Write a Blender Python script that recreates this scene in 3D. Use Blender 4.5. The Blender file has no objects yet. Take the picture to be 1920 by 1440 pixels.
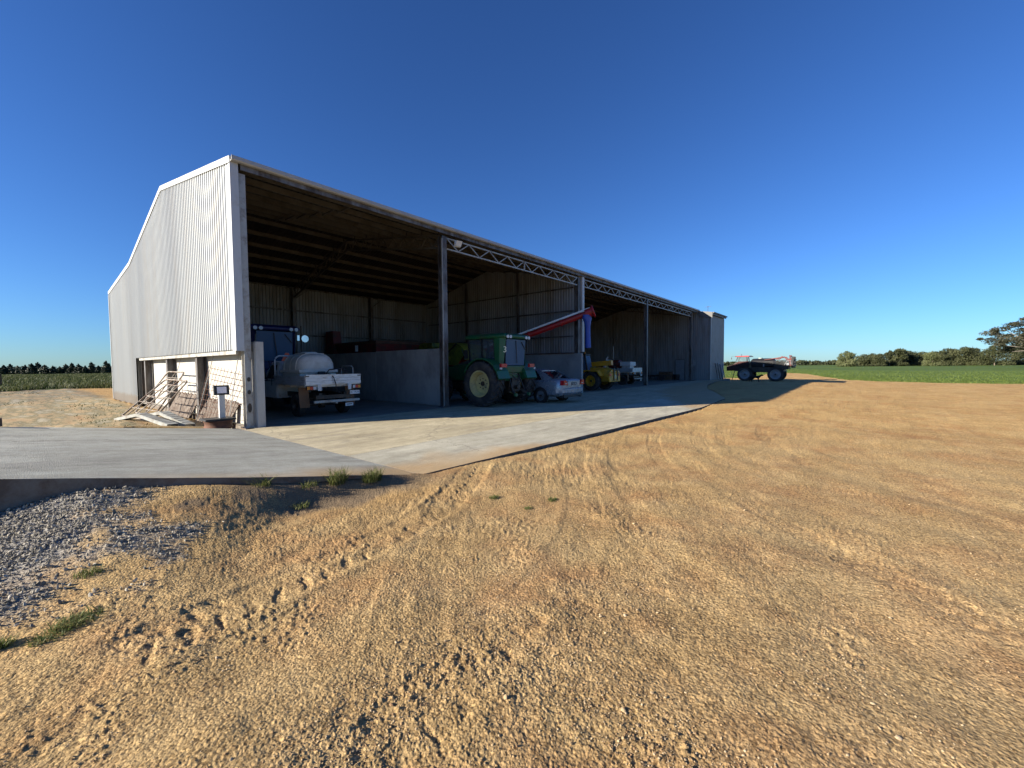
import bpy, math, random
import numpy as np
from math import sin, cos, pi, radians, sqrt, atan2
from mathutils import Vector, Matrix

random.seed(7)
RNG = np.random.default_rng(7)
SC = bpy.context.scene
COL = SC.collection

# ------------------------------------------------------------------ camera
F_PX, CX, CY, CAM_H = 785.0, 960.0, 720.0, 1.65
AZ = radians(39.6); PITCH = math.atan((720 - 685.3) / F_PX); ROLL = math.atan(0.0081)
fwd = Vector((cos(AZ) * cos(PITCH), sin(AZ) * cos(PITCH), -sin(PITCH)))
right0 = Vector((sin(AZ), -cos(AZ), 0)); up0 = right0.cross(fwd)
cr = cos(ROLL) * right0 - sin(ROLL) * up0
cu = cr.cross(fwd)
cam = bpy.data.cameras.new('camera'); camo = bpy.data.objects.new('camera', cam); COL.objects.link(camo)
cam.sensor_fit = 'HORIZONTAL'; cam.sensor_width = 36.0; cam.lens = 36.0 * F_PX / 1920.0
cam.clip_start = 0.05; cam.clip_end = 6000
M4 = Matrix((cr, cu, -fwd)).transposed().to_4x4(); M4.translation = Vector((0, 0, CAM_H))
camo.matrix_world = M4
SC.camera = camo

# ------------------------------------------------------------------ sky, sun, exposure
SUN_EL = radians(20.0); SUN_AZ_LEFT = radians(61.0)      # from +Y towards -X
world = bpy.data.worlds.new('World'); SC.world = world; world.use_nodes = True
wn = world.node_tree; wn.nodes.clear()
sky = wn.nodes.new('ShaderNodeTexSky'); sky.sky_type = 'NISHITA'; sky.sun_disc = False
sky.sun_elevation = SUN_EL; sky.sun_rotation = -SUN_AZ_LEFT
sky.altitude = 0; sky.air_density = 1.0; sky.dust_density = 0.15; sky.ozone_density = 3.0
bg = wn.nodes.new('ShaderNodeBackground'); bg.inputs['Strength'].default_value = 0.062
wo = wn.nodes.new('ShaderNodeOutputWorld')
gm = wn.nodes.new('ShaderNodeGamma'); gm.inputs[1].default_value = 1.12
tn = wn.nodes.new('ShaderNodeMix'); tn.data_type = 'RGBA'; tn.blend_type = 'MULTIPLY'; tn.inputs[0].default_value = 1.0; tn.inputs[7].default_value = (0.272, 0.450, 0.73, 1)
wn.links.new(sky.outputs[0], gm.inputs[0]); wn.links.new(gm.outputs[0], tn.inputs[6]); wn.links.new(tn.outputs[2], bg.inputs['Color']); wn.links.new(bg.outputs[0], wo.inputs['Surface'])
sun = bpy.data.lights.new('sun', 'SUN'); suno = bpy.data.objects.new('sun', sun); COL.objects.link(suno)
sun.energy = 4.4; sun.angle = radians(0.5); sun.color = (1.0, 0.91, 0.77)
sdir = Vector((-sin(SUN_AZ_LEFT) * cos(SUN_EL), cos(SUN_AZ_LEFT) * cos(SUN_EL), sin(SUN_EL)))
suno.rotation_euler = sdir.to_track_quat('Z', 'Y').to_euler(); suno.location = (-30, 20, 30)
vs = SC.view_settings; vs.view_transform = 'Standard'; vs.look = 'None'; vs.gamma = 1.0
vs.use_curve_mapping = False; vs.exposure = 1.5
SC.display_settings.display_device = 'sRGB'
SC.cycles.max_bounces = 6

# ------------------------------------------------------------------ materials
MATS = {}
def nodes_of(m):
    m.use_nodes = True
    nt = m.node_tree
    b = nt.nodes.get('Principled BSDF')
    return nt, b

def N(nt, t, **kw):
    n = nt.nodes.new(t)
    for k, v in kw.items():
        if k in n.inputs: n.inputs[k].default_value = v
        else: setattr(n, k, v)
    return n

def ramp(nt, fac, stops):
    r = nt.nodes.new('ShaderNodeValToRGB')
    e = r.color_ramp.elements
    e[0].position, e[0].color = stops[0][0], (*stops[0][1], 1)
    e[1].position, e[1].color = stops[1][0], (*stops[1][1], 1)
    for p, c in stops[2:]:
        q = e.new(p); q.color = (*c, 1)
    nt.links.new(fac, r.inputs[0])
    return r

def mixc(nt, fac, a, b, mode='MIX'):
    m = nt.nodes.new('ShaderNodeMix'); m.data_type = 'RGBA'; m.blend_type = mode
    for sock, v in ((m.inputs[0], fac), (m.inputs[6], a), (m.inputs[7], b)):
        if hasattr(v, 'links'): nt.links.new(v, sock)
        elif isinstance(v, (int, float)): sock.default_value = v
        else: sock.default_value = (*v, 1)
    return m.outputs[2]

def math_n(nt, op, a, b=None, clamp=False):
    m = nt.nodes.new('ShaderNodeMath'); m.operation = op; m.use_clamp = clamp
    for s, v in ((m.inputs[0], a), (m.inputs[1], b)):
        if v is None: continue
        if hasattr(v, 'links'): nt.links.new(v, s)
        else: s.default_value = v
    return m.outputs[0]

def mat(name, col, rough=0.5, metal=0.0, var=0.12, scale=3.0, dirt=None, dirt_amt=0.0, dirt_scale=1.5,
        bump=0.0, bump_scale=60.0, stretch=(1, 1, 1), spec=0.5):
    """paint / metal / plastic with mottled tone, optional dirt patches and fine relief"""
    if name in MATS: return MATS[name]
    m = bpy.data.materials.new(name); nt, b = nodes_of(m)
    geo = N(nt, 'ShaderNodeTexCoord')
    mp = N(nt, 'ShaderNodeMapping'); mp.inputs['Scale'].default_value = stretch
    nt.links.new(geo.outputs['Object'], mp.inputs[0])
    n1 = N(nt, 'ShaderNodeTexNoise', Scale=scale, Detail=6.0, Roughness=0.6)
    nt.links.new(mp.outputs[0], n1.inputs['Vector'])
    lo = tuple(c * (1 - var) for c in col); hi = tuple(min(1, c * (1 + var)) for c in col)
    c = ramp(nt, n1.outputs[0], [(0.3, lo), (0.7, hi)]).outputs[0]
    if dirt is not None:
        n2 = N(nt, 'ShaderNodeTexNoise', Scale=dirt_scale, Detail=10.0, Roughness=0.7)
        nt.links.new(mp.outputs[0], n2.inputs['Vector'])
        t = 1 - dirt_amt
        f = ramp(nt, n2.outputs[0], [(max(0, 0.25 + 0.5 * t - .12), (0, 0, 0)), (0.25 + 0.5 * t + .08, (1, 1, 1))]).outputs[0]
        c = mixc(nt, f, c, dirt)
    nt.links.new(c, b.inputs['Base Color'])
    b.inputs['Roughness'].default_value = rough; b.inputs['Metallic'].default_value = metal
    b.inputs['Specular IOR Level'].default_value = spec
    rr = math_n(nt, 'MULTIPLY_ADD', n1.outputs[0], 0.25); nt.nodes[-1].inputs[2].default_value = max(0.02, rough - 0.12)
    nt.links.new(rr, b.inputs['Roughness'])
    if bump:
        n3 = N(nt, 'ShaderNodeTexNoise', Scale=bump_scale, Detail=5.0)
        nt.links.new(mp.outputs[0], n3.inputs['Vector'])
        bp = N(nt, 'ShaderNodeBump', Strength=bump, Distance=0.01)
        nt.links.new(n3.outputs[0], bp.inputs['Height']); nt.links.new(bp.outputs[0], b.inputs['Normal'])
    MATS[name] = m
    return m

def glass_mat(name, tint=(0.05, 0.08, 0.1), alpha=0.45, rough=0.05):
    if name in MATS: return MATS[name]
    m = bpy.data.materials.new(name); nt, b = nodes_of(m)
    b.inputs['Base Color'].default_value = (*tint, 1); b.inputs['Roughness'].default_value = rough
    b.inputs['IOR'].default_value = 1.45; b.inputs['Alpha'].default_value = alpha
    b.inputs['Coat Weight'].default_value = 0.6; b.inputs['Coat Roughness'].default_value = 0.03
    MATS[name] = m
    return m

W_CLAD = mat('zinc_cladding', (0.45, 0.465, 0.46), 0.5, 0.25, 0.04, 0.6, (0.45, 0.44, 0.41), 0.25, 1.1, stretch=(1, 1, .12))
W_CLAD_SHADE = mat('zinc_cladding_shed_side', (0.27, 0.28, 0.285), 0.55, 0.25, 0.06, 0.8, (0.17, 0.155, 0.135), 0.35, 1.4, stretch=(1, 1, .15))  # same cladding, with the shed's shade darkened into the base colour
def sheet_tone(m):
    nt = m.node_tree; b = nt.nodes['Principled BSDF']; l = b.inputs['Base Color'].links[0]; src = l.from_socket
    oi = N(nt, 'ShaderNodeObjectInfo')
    nt.links.new(mixc(nt, 1.0, src, ramp(nt, oi.outputs['Random'], [(0, (.93, .93, .93)), (1, (1.04, 1.04, 1.03))]).outputs[0], 'MULTIPLY'), b.inputs['Base Color'])
sheet_tone(W_CLAD); sheet_tone(W_CLAD_SHADE)
def splash(m):
    nt = m.node_tree; b = nt.nodes['Principled BSDF']; l = b.inputs['Base Color'].links[0]; src = l.from_socket
    g = N(nt, 'ShaderNodeNewGeometry'); sp = N(nt, 'ShaderNodeSeparateXYZ'); nt.links.new(g.outputs['Position'], sp.inputs[0])
    n = N(nt, 'ShaderNodeTexNoise', Scale=2.5, Detail=8, Roughness=.7); nt.links.new(g.outputs['Position'], n.inputs['Vector'])
    v = math_n(nt, 'ADD', sp.outputs[2], math_n(nt, 'MULTIPLY', n.outputs[0], -.55))
    f = ramp(nt, v, [(0.0, (1, 1, 1)), (.16, (0, 0, 0))]).outputs[0]
    nt.links.new(mixc(nt, math_n(nt, 'MULTIPLY', f, .45), src, (.34, .24, .13)), b.inputs['Base Color'])
splash(W_CLAD)
TRIM = mat('white_flashing', (0.47, 0.48, 0.48), 0.45, 0.1, 0.05, 1.0, (0.4, 0.38, 0.34), .2, 2.0)
FASCIA = mat('pale_gutter', (0.38, 0.375, 0.355), 0.45, 0.1, 0.08, 2.0)
STEEL = mat('weathered_steel', (0.17, 0.165, 0.165), 0.55, 0.4, 0.15, 3.0, (0.06, 0.045, 0.035), 0.45, 3.5, bump=.3, stretch=(1, 1, .3))
STEEL_L = mat('galvanised_steel', (0.38, 0.37, 0.34), 0.5, 0.3, 0.12, 4.0, (0.2, 0.16, 0.12), 0.3, 3.0)
PURLIN = mat('dark_purlin', (0.10, 0.09, 0.072), 0.6, 0.2, 0.15, 1.0, (0.055, 0.045, 0.03), .35, 1.2)  # gloom of the shed interior put into the base colour
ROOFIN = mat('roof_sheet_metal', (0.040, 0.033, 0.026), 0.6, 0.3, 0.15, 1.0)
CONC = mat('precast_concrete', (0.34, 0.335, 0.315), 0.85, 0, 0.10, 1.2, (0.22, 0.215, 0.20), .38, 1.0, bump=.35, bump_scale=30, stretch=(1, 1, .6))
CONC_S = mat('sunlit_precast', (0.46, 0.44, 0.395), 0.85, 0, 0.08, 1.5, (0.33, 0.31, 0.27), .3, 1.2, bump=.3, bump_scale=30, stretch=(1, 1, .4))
TYRE = mat('tyre_rubber', (0.022, 0.022, 0.023), 0.75, 0, 0.2, 6, (0.07, 0.06, 0.048), 0.35, 4.0, bump=.3)
DGREEN = mat('green_paint', (0.012, 0.095, 0.036), 0.35, 0, 0.10, 4, (0.05, 0.07, 0.035), 0.3, 3.0)
CREAM = mat('cream_yellow_rim', (0.52, 0.44, 0.18), 0.5, 0, 0.08, 4, (0.30, 0.25, 0.14), 0.35, 3.0)
BLACK = mat('black_plastic', (0.015, 0.015, 0.016), 0.5, 0, 0.2, 5)
DARK = mat('dark_oily_metal', (0.035, 0.033, 0.03), 0.5, 0.4, 0.3, 6, (0.08, 0.06, 0.045), .4, 4)
WHITE = mat('white_paint', (0.62, 0.63, 0.62), 0.4, 0, 0.05, 3, (0.42, 0.38, 0.32), .25, 3)
TANKW = mat('translucent_poly_tank', (0.55, 0.53, 0.47), 0.45, 0, 0.06, 3, (0.42, 0.38, 0.30), .3, 2)
ALU = mat('tray_aluminium', (0.55, 0.57, 0.59), 0.4, 0.45, 0.08, 3, (0.35, 0.33, 0.3), .3, 2, stretch=(1, 1, 4))
SILVER = mat('silver_car_paint', (0.27, 0.31, 0.36), 0.28, 0.45, 0.04, 3)
RED = mat('red_paint', (0.36, 0.012, 0.012), 0.4, 0, 0.12, 4, (0.10, 0.02, 0.015), .25, 3)
REDD = mat('faded_dark_red_paint', (0.16, 0.02, 0.018), 0.55, 0, 0.2, 3, (0.05, 0.03, 0.02), .35, 2)
BLUE = mat('dark_blue_paint', (0.010, 0.016, 0.085), 0.4, 0, 0.1, 4)
BLUESP = mat('blue_vinyl_spout', (0.03, 0.09, 0.42), 0.5, 0, 0.1, 6, bump=.4, bump_scale=12)
YEL = mat('yellow_paint', (0.62, 0.30, 0.012), 0.45, 0, 0.10, 3, (0.34, 0.18, 0.04), .3, 2.5)
YGREEN = mat('yellow_green_paint', (0.22, 0.22, 0.02), 0.5, 0, 0.15, 3, (0.08, 0.08, 0.02), .4, 2)
GREYP = mat('grey_plastic', (0.22, 0.23, 0.24), 0.5, 0, 0.1, 4)
RUST = mat('rusty_steel', (0.13, 0.055, 0.03), 0.8, 0.1, 0.35, 8, (0.06, 0.03, 0.02), .4, 5, bump=.5)
WOOD = mat('weathered_timber', (0.22, 0.17, 0.12), 0.85, 0, 0.25, 5, (0.10, 0.08, 0.06), .4, 4, bump=.5, stretch=(1, 1, .2))
WOODD = mat('dark_timber', (0.12, 0.07, 0.04), 0.8, 0, 0.25, 5, bump=.4)
BROWNF = mat('brown_mudflap', (0.20, 0.11, 0.06), 0.85, 0, 0.15, 5)
LRED = mat('red_lens', (0.45, 0.01, 0.015), 0.2)
LAMB = mat('amber_lens', (0.6, 0.2, 0.02), 0.2)
LWHT = mat('clear_lens', (0.5, 0.51, 0.53), 0.12)
ORANGE = mat('orange_reflector', (0.85, 0.08, 0.01), 0.35)
PLATE = mat('number_plate_white', (0.7, 0.7, 0.68), 0.4)
INK = mat('black_lettering', (0.01, 0.01, 0.012), 0.5)
GLASS = glass_mat('cab_glass')
GLASSB = glass_mat('blue_tinted_glass', (0.07, 0.13, 0.21), 0.93, .4)
GLASSB.node_tree.nodes['Principled BSDF'].inputs['Coat Weight'].default_value = 0; GLASSB.node_tree.nodes['Principled BSDF'].inputs['Specular IOR Level'].default_value = .15
GLASSD = glass_mat('dark_window_glass', (0.010, 0.012, 0.018), 1.0, 0.06)
FURB = mat('black_fur', (0.015, 0.012, 0.01), 0.9)
FURT = mat('tan_fur', (0.22, 0.11, 0.04), 0.9)

# ------------------------------------------------------------------ mesh helpers
class MB:
    def __init__(s): s.v = []; s.f = []
    def add(s, vs_, fs): 
        o = len(s.v); s.v += [tuple(p) for p in vs_]; s.f += [tuple(i + o for i in f) for f in fs]; return s
    def box(s, x0, x1, y0, y1, z0, z1):
        return s.add([(x0, y0, z0), (x1, y0, z0), (x1, y1, z0), (x0, y1, z0), (x0, y0, z1), (x1, y0, z1), (x1, y1, z1), (x0, y1, z1)],
                     [(0, 3, 2, 1), (4, 5, 6, 7), (0, 1, 5, 4), (1, 2, 6, 5), (2, 3, 7, 6), (3, 0, 4, 7)])
    def hexa(s, p):      # 8 points, bottom 4 ccw, top 4
        return s.add(p, [(0, 3, 2, 1), (4, 5, 6, 7), (0, 1, 5, 4), (1, 2, 6, 5), (2, 3, 7, 6), (3, 0, 4, 7)])
    def bar(s, a, b, w, h, up=(0, 0, 1)):
        a = Vector(a); b = Vector(b); d = (b - a).normalized(); u = Vector(up)
        if abs(d.dot(u)) > .99: u = Vector((0, 1, 0))
        x = d.cross(u).normalized() * w / 2; z = x.cross(d).normalized() * h / 2
        return s.hexa([a - x - z, a + x - z, b + x - z, b - x - z, a - x + z, a + x + z, b + x + z, b - x + z])
    def cyl(s, a, b, r0, r1=None, n=12, caps=True):
        r1 = r0 if r1 is None else r1
        a = Vector(a); b = Vector(b); d = (b - a).normalized(); u = Vector((0, 0, 1)) if abs(d.z) < .95 else Vector((1, 0, 0))
        x = d.cross(u).normalized(); y = x.cross(d)
        P = [a + (x * cos(2 * pi * i / n) + y * sin(2 * pi * i / n)) * r0 for i in range(n)]
        P += [b + (x * cos(2 * pi * i / n) + y * sin(2 * pi * i / n)) * r1 for i in range(n)]
        Fc = [(i, (i + 1) % n, n + (i + 1) % n, n + i) for i in range(n)]
        if caps: Fc += [tuple(range(n - 1, -1, -1)), tuple(range(n, 2 * n))]
        return s.add(P, Fc)
    def tube(s, pts, r, n=8, closed=False):
        pts = [Vector(p) for p in pts]; m = len(pts); rings = []
        for i, p in enumerate(pts):
            if closed: d = pts[(i + 1) % m] - pts[i - 1]
            else: d = pts[min(i + 1, m - 1)] - pts[max(i - 1, 0)]
            d.normalize(); u = Vector((0, 0, 1)) if abs(d.z) < .9 else Vector((1, 0, 0))
            x = d.cross(u).normalized(); y = x.cross(d); rr = r[i] if isinstance(r, (list, tuple)) else r
            rings.append([p + (x * cos(2 * pi * k / n) + y * sin(2 * pi * k / n)) * rr for k in range(n)])
        return s.loft(rings, caps=not closed, closed=closed)
    def loft(s, rings, caps=True, closed=False):
        n = len(rings[0]); m = len(rings); P = [q for r in rings for q in r]; Fc = []
        for i in range(m if closed else m - 1):
            j = (i + 1) % m
            for k in range(n):
                Fc.append((i * n + k, i * n + (k + 1) % n, j * n + (k + 1) % n, j * n + k))
        if caps: Fc += [tuple(range(n - 1, -1, -1)), tuple(range((m - 1) * n, m * n))]
        return s.add(P, Fc)
    def lathe(s, prof, c, axis='x', n=32, closed=True):
        """prof: list of (offset along axis, radius)"""
        rings = []
        for i in range(n):
            t = 2 * pi * i / n; r_ = []
            for a, rad in prof:
                if axis == 'x': r_.append((c[0] + a, c[1] + rad * cos(t), c[2] + rad * sin(t)))
                elif axis == 'y': r_.append((c[0] + rad * cos(t), c[1] + a, c[2] + rad * sin(t)))
                else: r_.append((c[0] + rad * cos(t), c[1] + rad * sin(t), c[2] + a))
            rings.append(r_)
        k = len(prof); P = [q for r in rings for q in r]; Fc = []
        for i in range(n):
            j = (i + 1) % n
            for q in range(k if closed else k - 1):
                w = (q + 1) % k
                Fc.append((i * k + q, j * k + q, j * k + w, i * k + w))
        return s.add(P, Fc)
    def prism(s, poly, axis, a0, a1):
        """poly in the other two axes (in xyz order), extruded along axis"""
        n = len(poly)
        def mk(p, a):
            return {'x': (a, p[0], p[1]), 'y': (p[0], a, p[1]), 'z': (p[0], p[1], a)}[axis]
        P = [mk(p, a0) for p in poly] + [mk(p, a1) for p in poly]
        Fc = [(i, (i + 1) % n, n + (i + 1) % n, n + i) for i in range(n)] + [tuple(range(n - 1, -1, -1)), tuple(range(n, 2 * n))]
        return s.add(P, Fc)
    def mesh(s, name, material, smooth=False):
        me = bpy.data.meshes.new(name); me.from_pydata([tuple(p) for p in s.v], [], s.f); me.update()
        if material: me.materials.append(material)
        if smooth:
            me.polygons.foreach_set('use_smooth', [True] * len(me.polygons))
            try: me.set_sharp_from_angle(angle=radians(40))
            except Exception: pass
        return me
    def build(s, name, material, parent=None, world=False, smooth=False, bevel=0.0, subsurf=0, label=None):
        if world and parent is not None:
            l = parent.location
            s.v = [(p[0] - l[0], p[1] - l[1], p[2] - l[2]) for p in s.v]
        me = s.mesh(name, material, smooth)
        import bmesh
        bm = bmesh.new(); bm.from_mesh(me); bmesh.ops.recalc_face_normals(bm, faces=bm.faces); bm.to_mesh(me); bm.free()
        o = bpy.data.objects.new(name, me); COL.objects.link(o)
        if parent is not None: o.parent = parent
        if bevel:
            b = o.modifiers.new('bevel', 'BEVEL'); b.width = bevel; b.segments = 2; b.limit_method = 'ANGLE'; b.angle_limit = radians(35)
        if subsurf:
            q = o.modifiers.new('sub', 'SUBSURF'); q.levels = subsurf; q.render_levels = subsurf
        if label: o['label'] = label
        return o

def tag(o, label=None, cat=None, group=None, kind=None):
    if label: o['label'] = label
    if cat: o['category'] = cat
    if group: o['group'] = group
    if kind: o['kind'] = kind
    return o

def empty(name, loc, rz=0.0, label=None, cat=None, group=None):
    o = bpy.data.objects.new(name, None); COL.objects.link(o); o.location = loc; o.rotation_euler = (0, 0, rz)
    o.empty_display_size = .2
    return tag(o, label, cat, group)

def copy_tree(o, parent=None):
    c = o.copy(); COL.objects.link(c); c.parent = parent
    for ch in [q for q in o.children]: copy_tree(ch, c)
    return c

# ------------------------------------------------------------------ numpy noise
def _hash(ix, iy, seed):
    h = (ix.astype(np.int64) * 374761393 + iy.astype(np.int64) * 668265263 + seed * 1442695041) & 0xffffffff
    h = ((h ^ (h >> 13)) * 1274126177) & 0xffffffff
    return ((h ^ (h >> 16)) & 0xffff) / 65535.0
def vnoise(x, y, seed=0):
    ix = np.floor(x); iy = np.floor(y); fx = x - ix; fy = y - iy
    fx = fx * fx * fx * (fx * (fx * 6 - 15) + 10); fy = fy * fy * fy * (fy * (fy * 6 - 15) + 10)
    a = _hash(ix, iy, seed); b = _hash(ix + 1, iy, seed); c = _hash(ix, iy + 1, seed); d = _hash(ix + 1, iy + 1, seed)
    return (a * (1 - fx) + b * fx) * (1 - fy) + (c * (1 - fx) + d * fx) * fy - 0.5
def fbm(x, y, oct_=4, seed=0, gain=.5):
    t = 0; a = 1; 
    for i in range(oct_):
        t = t + a * vnoise(x * 2 ** i + 17.3 * i, y * 2 ** i - 9.1 * i, seed + i); a *= gain
    return t
def worley(x, y, seed=0):
    ix = np.floor(x); iy = np.floor(y); best = np.full(x.shape, 9.0)
    for dx in (-1, 0, 1):
        for dy in (-1, 0, 1):
            cx_ = ix + dx + _hash(ix + dx, iy + dy, seed); cy_ = iy + dy + _hash(ix + dx, iy + dy, seed + 5)
            best = np.minimum(best, (x - cx_) ** 2 + (y - cy_) ** 2)
    return np.sqrt(best)
def sstep(a, b, x):
    t = np.clip((x - a) / (b - a), 0, 1); return t * t * (3 - 2 * t)

# ------------------------------------------------------------------ ground shape
X0, Y0 = 3.97, 12.8                      # shed corner
RAMP_K = 0.13                            # the loading ramp rises towards -X
RAMP = [(3.97, 5.12), (1.75, 5.95), (-0.1, 6.8), (-7.0, 9.7)]          # ramp front edge
def ramp_front_y(x):
    xs = [p[0] for p in RAMP][::-1]; ys = [p[1] for p in RAMP][::-1]
    return np.interp(x, xs, ys)
def ramp_z(x): return RAMP_K * np.clip(3.97 - x, 0, 7.5)
def apron_front_y(x):
    return np.interp(x, [3.97, 16.8, 22.0, 26.0, 30.0, 36.0, 45.0, 52.0], [5.1, 4.55, 4.9, 6.3, 7.8, 9.3, 10.7, 11.0])

def edge_t(x):     # thickness of ramp edge showing above the soil
    return np.interp(x, [-3, -0.1, 0.28, 0.5, 1.2, 2.0, 3.0, 3.97], [.55, .36, .20, .13, .09, .07, .05, .015])

TRACK = np.array([(-3.5, 3.1), (-1.5, 3.35), (-0.09, 3.42), (0.39, 3.35), (1.02, 3.40), (1.68, 3.5), (2.42, 3.6), (3.3, 3.85), (4.1, 4.3), (5.0, 4.9), (6, 5.7)])
def base_h(x, y):
    z = np.full(x.shape, -0.065)
    z = z + .050 * np.exp(-(((x - 4.6) / 1.6) ** 2 + ((y - 4.9) / 1.2) ** 2))
    z = z + .047 * sstep(14.5, 18.5, x)
    z = z - .74 * sstep(42, 63, x)
    leftside = sstep(3.95, 3.0, x) * sstep(12.0, 14.0, y)
    z = z + .06 * leftside
    # bank against the ramp front
    fy = ramp_front_y(x); d = (fy - y) * 0.92
    a = ramp_z(x) - edge_t(x) + .065
    w = 0.16 + 1.6 * sstep(2.7, 0.3, x)
    onr = sstep(4.2, 3.9, x) * (d > -0.02)
    bell = np.exp(-(np.clip(d, 0, 9) / w) ** 2)
    # steep little fall just under the edge, then the gravel swell
    lip = 1 - .32 * sstep(0.0, .28, d) * sstep(2.4, .6, x) * 0.6
    z = z + onr * a * bell * lip
    hollow = np.exp(-((x - 2.3) / 1.3) ** 2 - ((d - .45) / .4) ** 2) * onr
    z = z - .07 * hollow
    hump = np.exp(-((x - 1.45) / .33) ** 2 - ((d - .16) / .16) ** 2) * onr
    z = z + .035 * hump
    # bank behind the ramp
    dr = y - 12.95
    z = z + (dr > 0) * sstep(4.0, 3.7, x) * (ramp_z(x) - .03 * sstep(3.9, 3.2, x) + .03) * sstep(2.2, 0, dr)
    mound = np.exp(-((x - 2.15) / .9) ** 2 - ((y - 14.6) / 1.5) ** 2)
    z = z + .10 * mound
    # rise of the far left paddock
    z = z + .05 * sstep(45, 120, y) * sstep(60, 20, x)
    return z

def inside_slabs(x, y):
    m = (x > X0 - .02) & (x < 53) & (y > apron_front_y(x) + .02) & (y < 33.3)
    m |= (x <= X0) & (x > -6.9) & (y > ramp_front_y(x) + .03) & (y < 12.93)
    return m

def gravel_mask(x, y):
    fy = ramp_front_y(x); d = (fy - y) * .92
    n = fbm(x * 2.2, y * 2.2, 4, 31)
    m = sstep(2.1 + n * .7, 1.45 + n * .7, d + .35 * np.clip(x, 0, 3)) * sstep(1.15 + n * .7, .65 + n * .7, x + .1 * d) * (d > -.1)
    return np.clip(m, 0, 1)

def track_coords(x, y, path=TRACK):
    best = np.full(x.shape, 99.0); s_at = np.zeros(x.shape); sd = np.zeros(x.shape); acc = 0
    for i in range(len(path) - 1):
        a = path[i]; b = path[i + 1]; L = np.hypot(*(b - a)); u = (b - a) / L
        t = np.clip((x - a[0]) * u[0] + (y - a[1]) * u[1], 0, L)
        dx = x - (a[0] + u[0] * t); dy = y - (a[1] + u[1] * t); dd = np.hypot(dx, dy)
        side = -dx * u[1] + dy * u[0]
        k = dd < best; best = np.where(k, dd, best); s_at = np.where(k, acc + t, s_at); sd = np.where(k, side, sd); acc += L
    return s_at, sd

def relief(x, y):
    """small scale relief of the yard: clods, tyre lugs, scrapes"""
    r = np.hypot(x, y)
    near = sstep(16, 5, r)
    z = .030 * fbm(x * .7, y * .7, 3, 3) + .022 * fbm(x * 2.3, y * 2.3, 3, 8)
    rough = np.clip(.42 + 1.7 * fbm(x * .7, y * .7, 4, 55), .06, 1.25)
    z = z + near * rough * (.008 * fbm(x * 13, y * 13, 3, 12))
    w1 = worley(x * 34, y * 34, 3); w2 = worley(x * 70, y * 70, 9)
    z = z + near * (.0040 * rough * np.clip(.4 - w1, 0, 1) / .4 + (.0012 + .0019 * rough) * np.clip(.5 - w2, 0, 1) / .5)
    # clod clusters
    c = sstep(.16, .36, fbm(x * 1.7, y * 1.7, 3, 77)); w3 = worley(x * 15 + 1.5 * fbm(x * 6, y * 6, 2, 3), y * 15, 21)
    z = z + near * c * .012 * np.clip(.42 - w3, 0, 1) / .42
    # scrapes left by turning wheels: arcs about a centre right behind the camera
    cx_, cy_ = 14.0, -9.0
    rad = np.hypot(x - cx_, y - cy_); th = np.arctan2(y - cy_, x - cx_)
    s = fbm(rad * 7.5, th * 10, 3, 44); band = sstep(-.05, .25, fbm(rad * .9, th * 2, 2, 45))
    z = z + sstep(0.2, 2.4, x + .5 * (3 - y)) * (.0085 * s * (.3 + band)) * sstep(40, 8, r)
    s2 = fbm((x * .8 + y * .6) * 1.2, (x * -.6 + y * .8) * 9, 3, 91)
    z = z + .007 * s2 * sstep(1.5, -.5, x) * sstep(6, 3, y)
    # lug prints
    for path, amp, halfw, pitch, sl in ((TRACK, .014, .25, .20, .16), (TRACK + np.array([0.35, -1.75]), .007, .24, .21, .14)):
        sa, sd = track_coords(x, y, path)
        n = vnoise(sa * 3.1, sd * 4, 66); wob = vnoise(sa * 1.3, sd * 0, 67)
        ph = (sa + np.abs(sd) * .30 + np.where(sd > 0, .09, 0) + .07 * n + .05 * fbm(sa * 7, sd * 7, 2, 60)) / pitch
        tri = np.abs(ph - np.floor(ph) - .5) * 2
        inside = sstep(halfw, halfw - .05, np.abs(sd + .05 * wob))
        str_ = np.clip(.62 + 1.1 * vnoise(sa * 1.9, np.sign(sd) * 5, 68) + .5 * fbm(sa * 5, sd * 5, 2, 61), .12, 1.15)
        z = z - amp * inside * (sstep(.55, .9, tri) * str_) - amp * .35 * inside
        rim = np.exp(-((np.abs(sd) - halfw - .03) / .05) ** 2)
        z = z + amp * .7 * rim * (.6 + n)
    # straight tread lines to the right
    for off in (0.0, .42, .95, 1.5, 2.4):
        rr0 = 13.4 - off * 1.0
        dd = rad - rr0
        ins = sstep(.16, .12, np.abs(dd)); ph = (th * rr0 + np.abs(dd) * .6) / .16; tri = np.abs(ph - np.floor(ph) - .5) * 2
        z = z - .007 * ins * (.6 + sstep(.5, .9, tri)) * sstep(-.15, .15, vnoise(th * 6, off * 3, 23) + .1)
    return z

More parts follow.
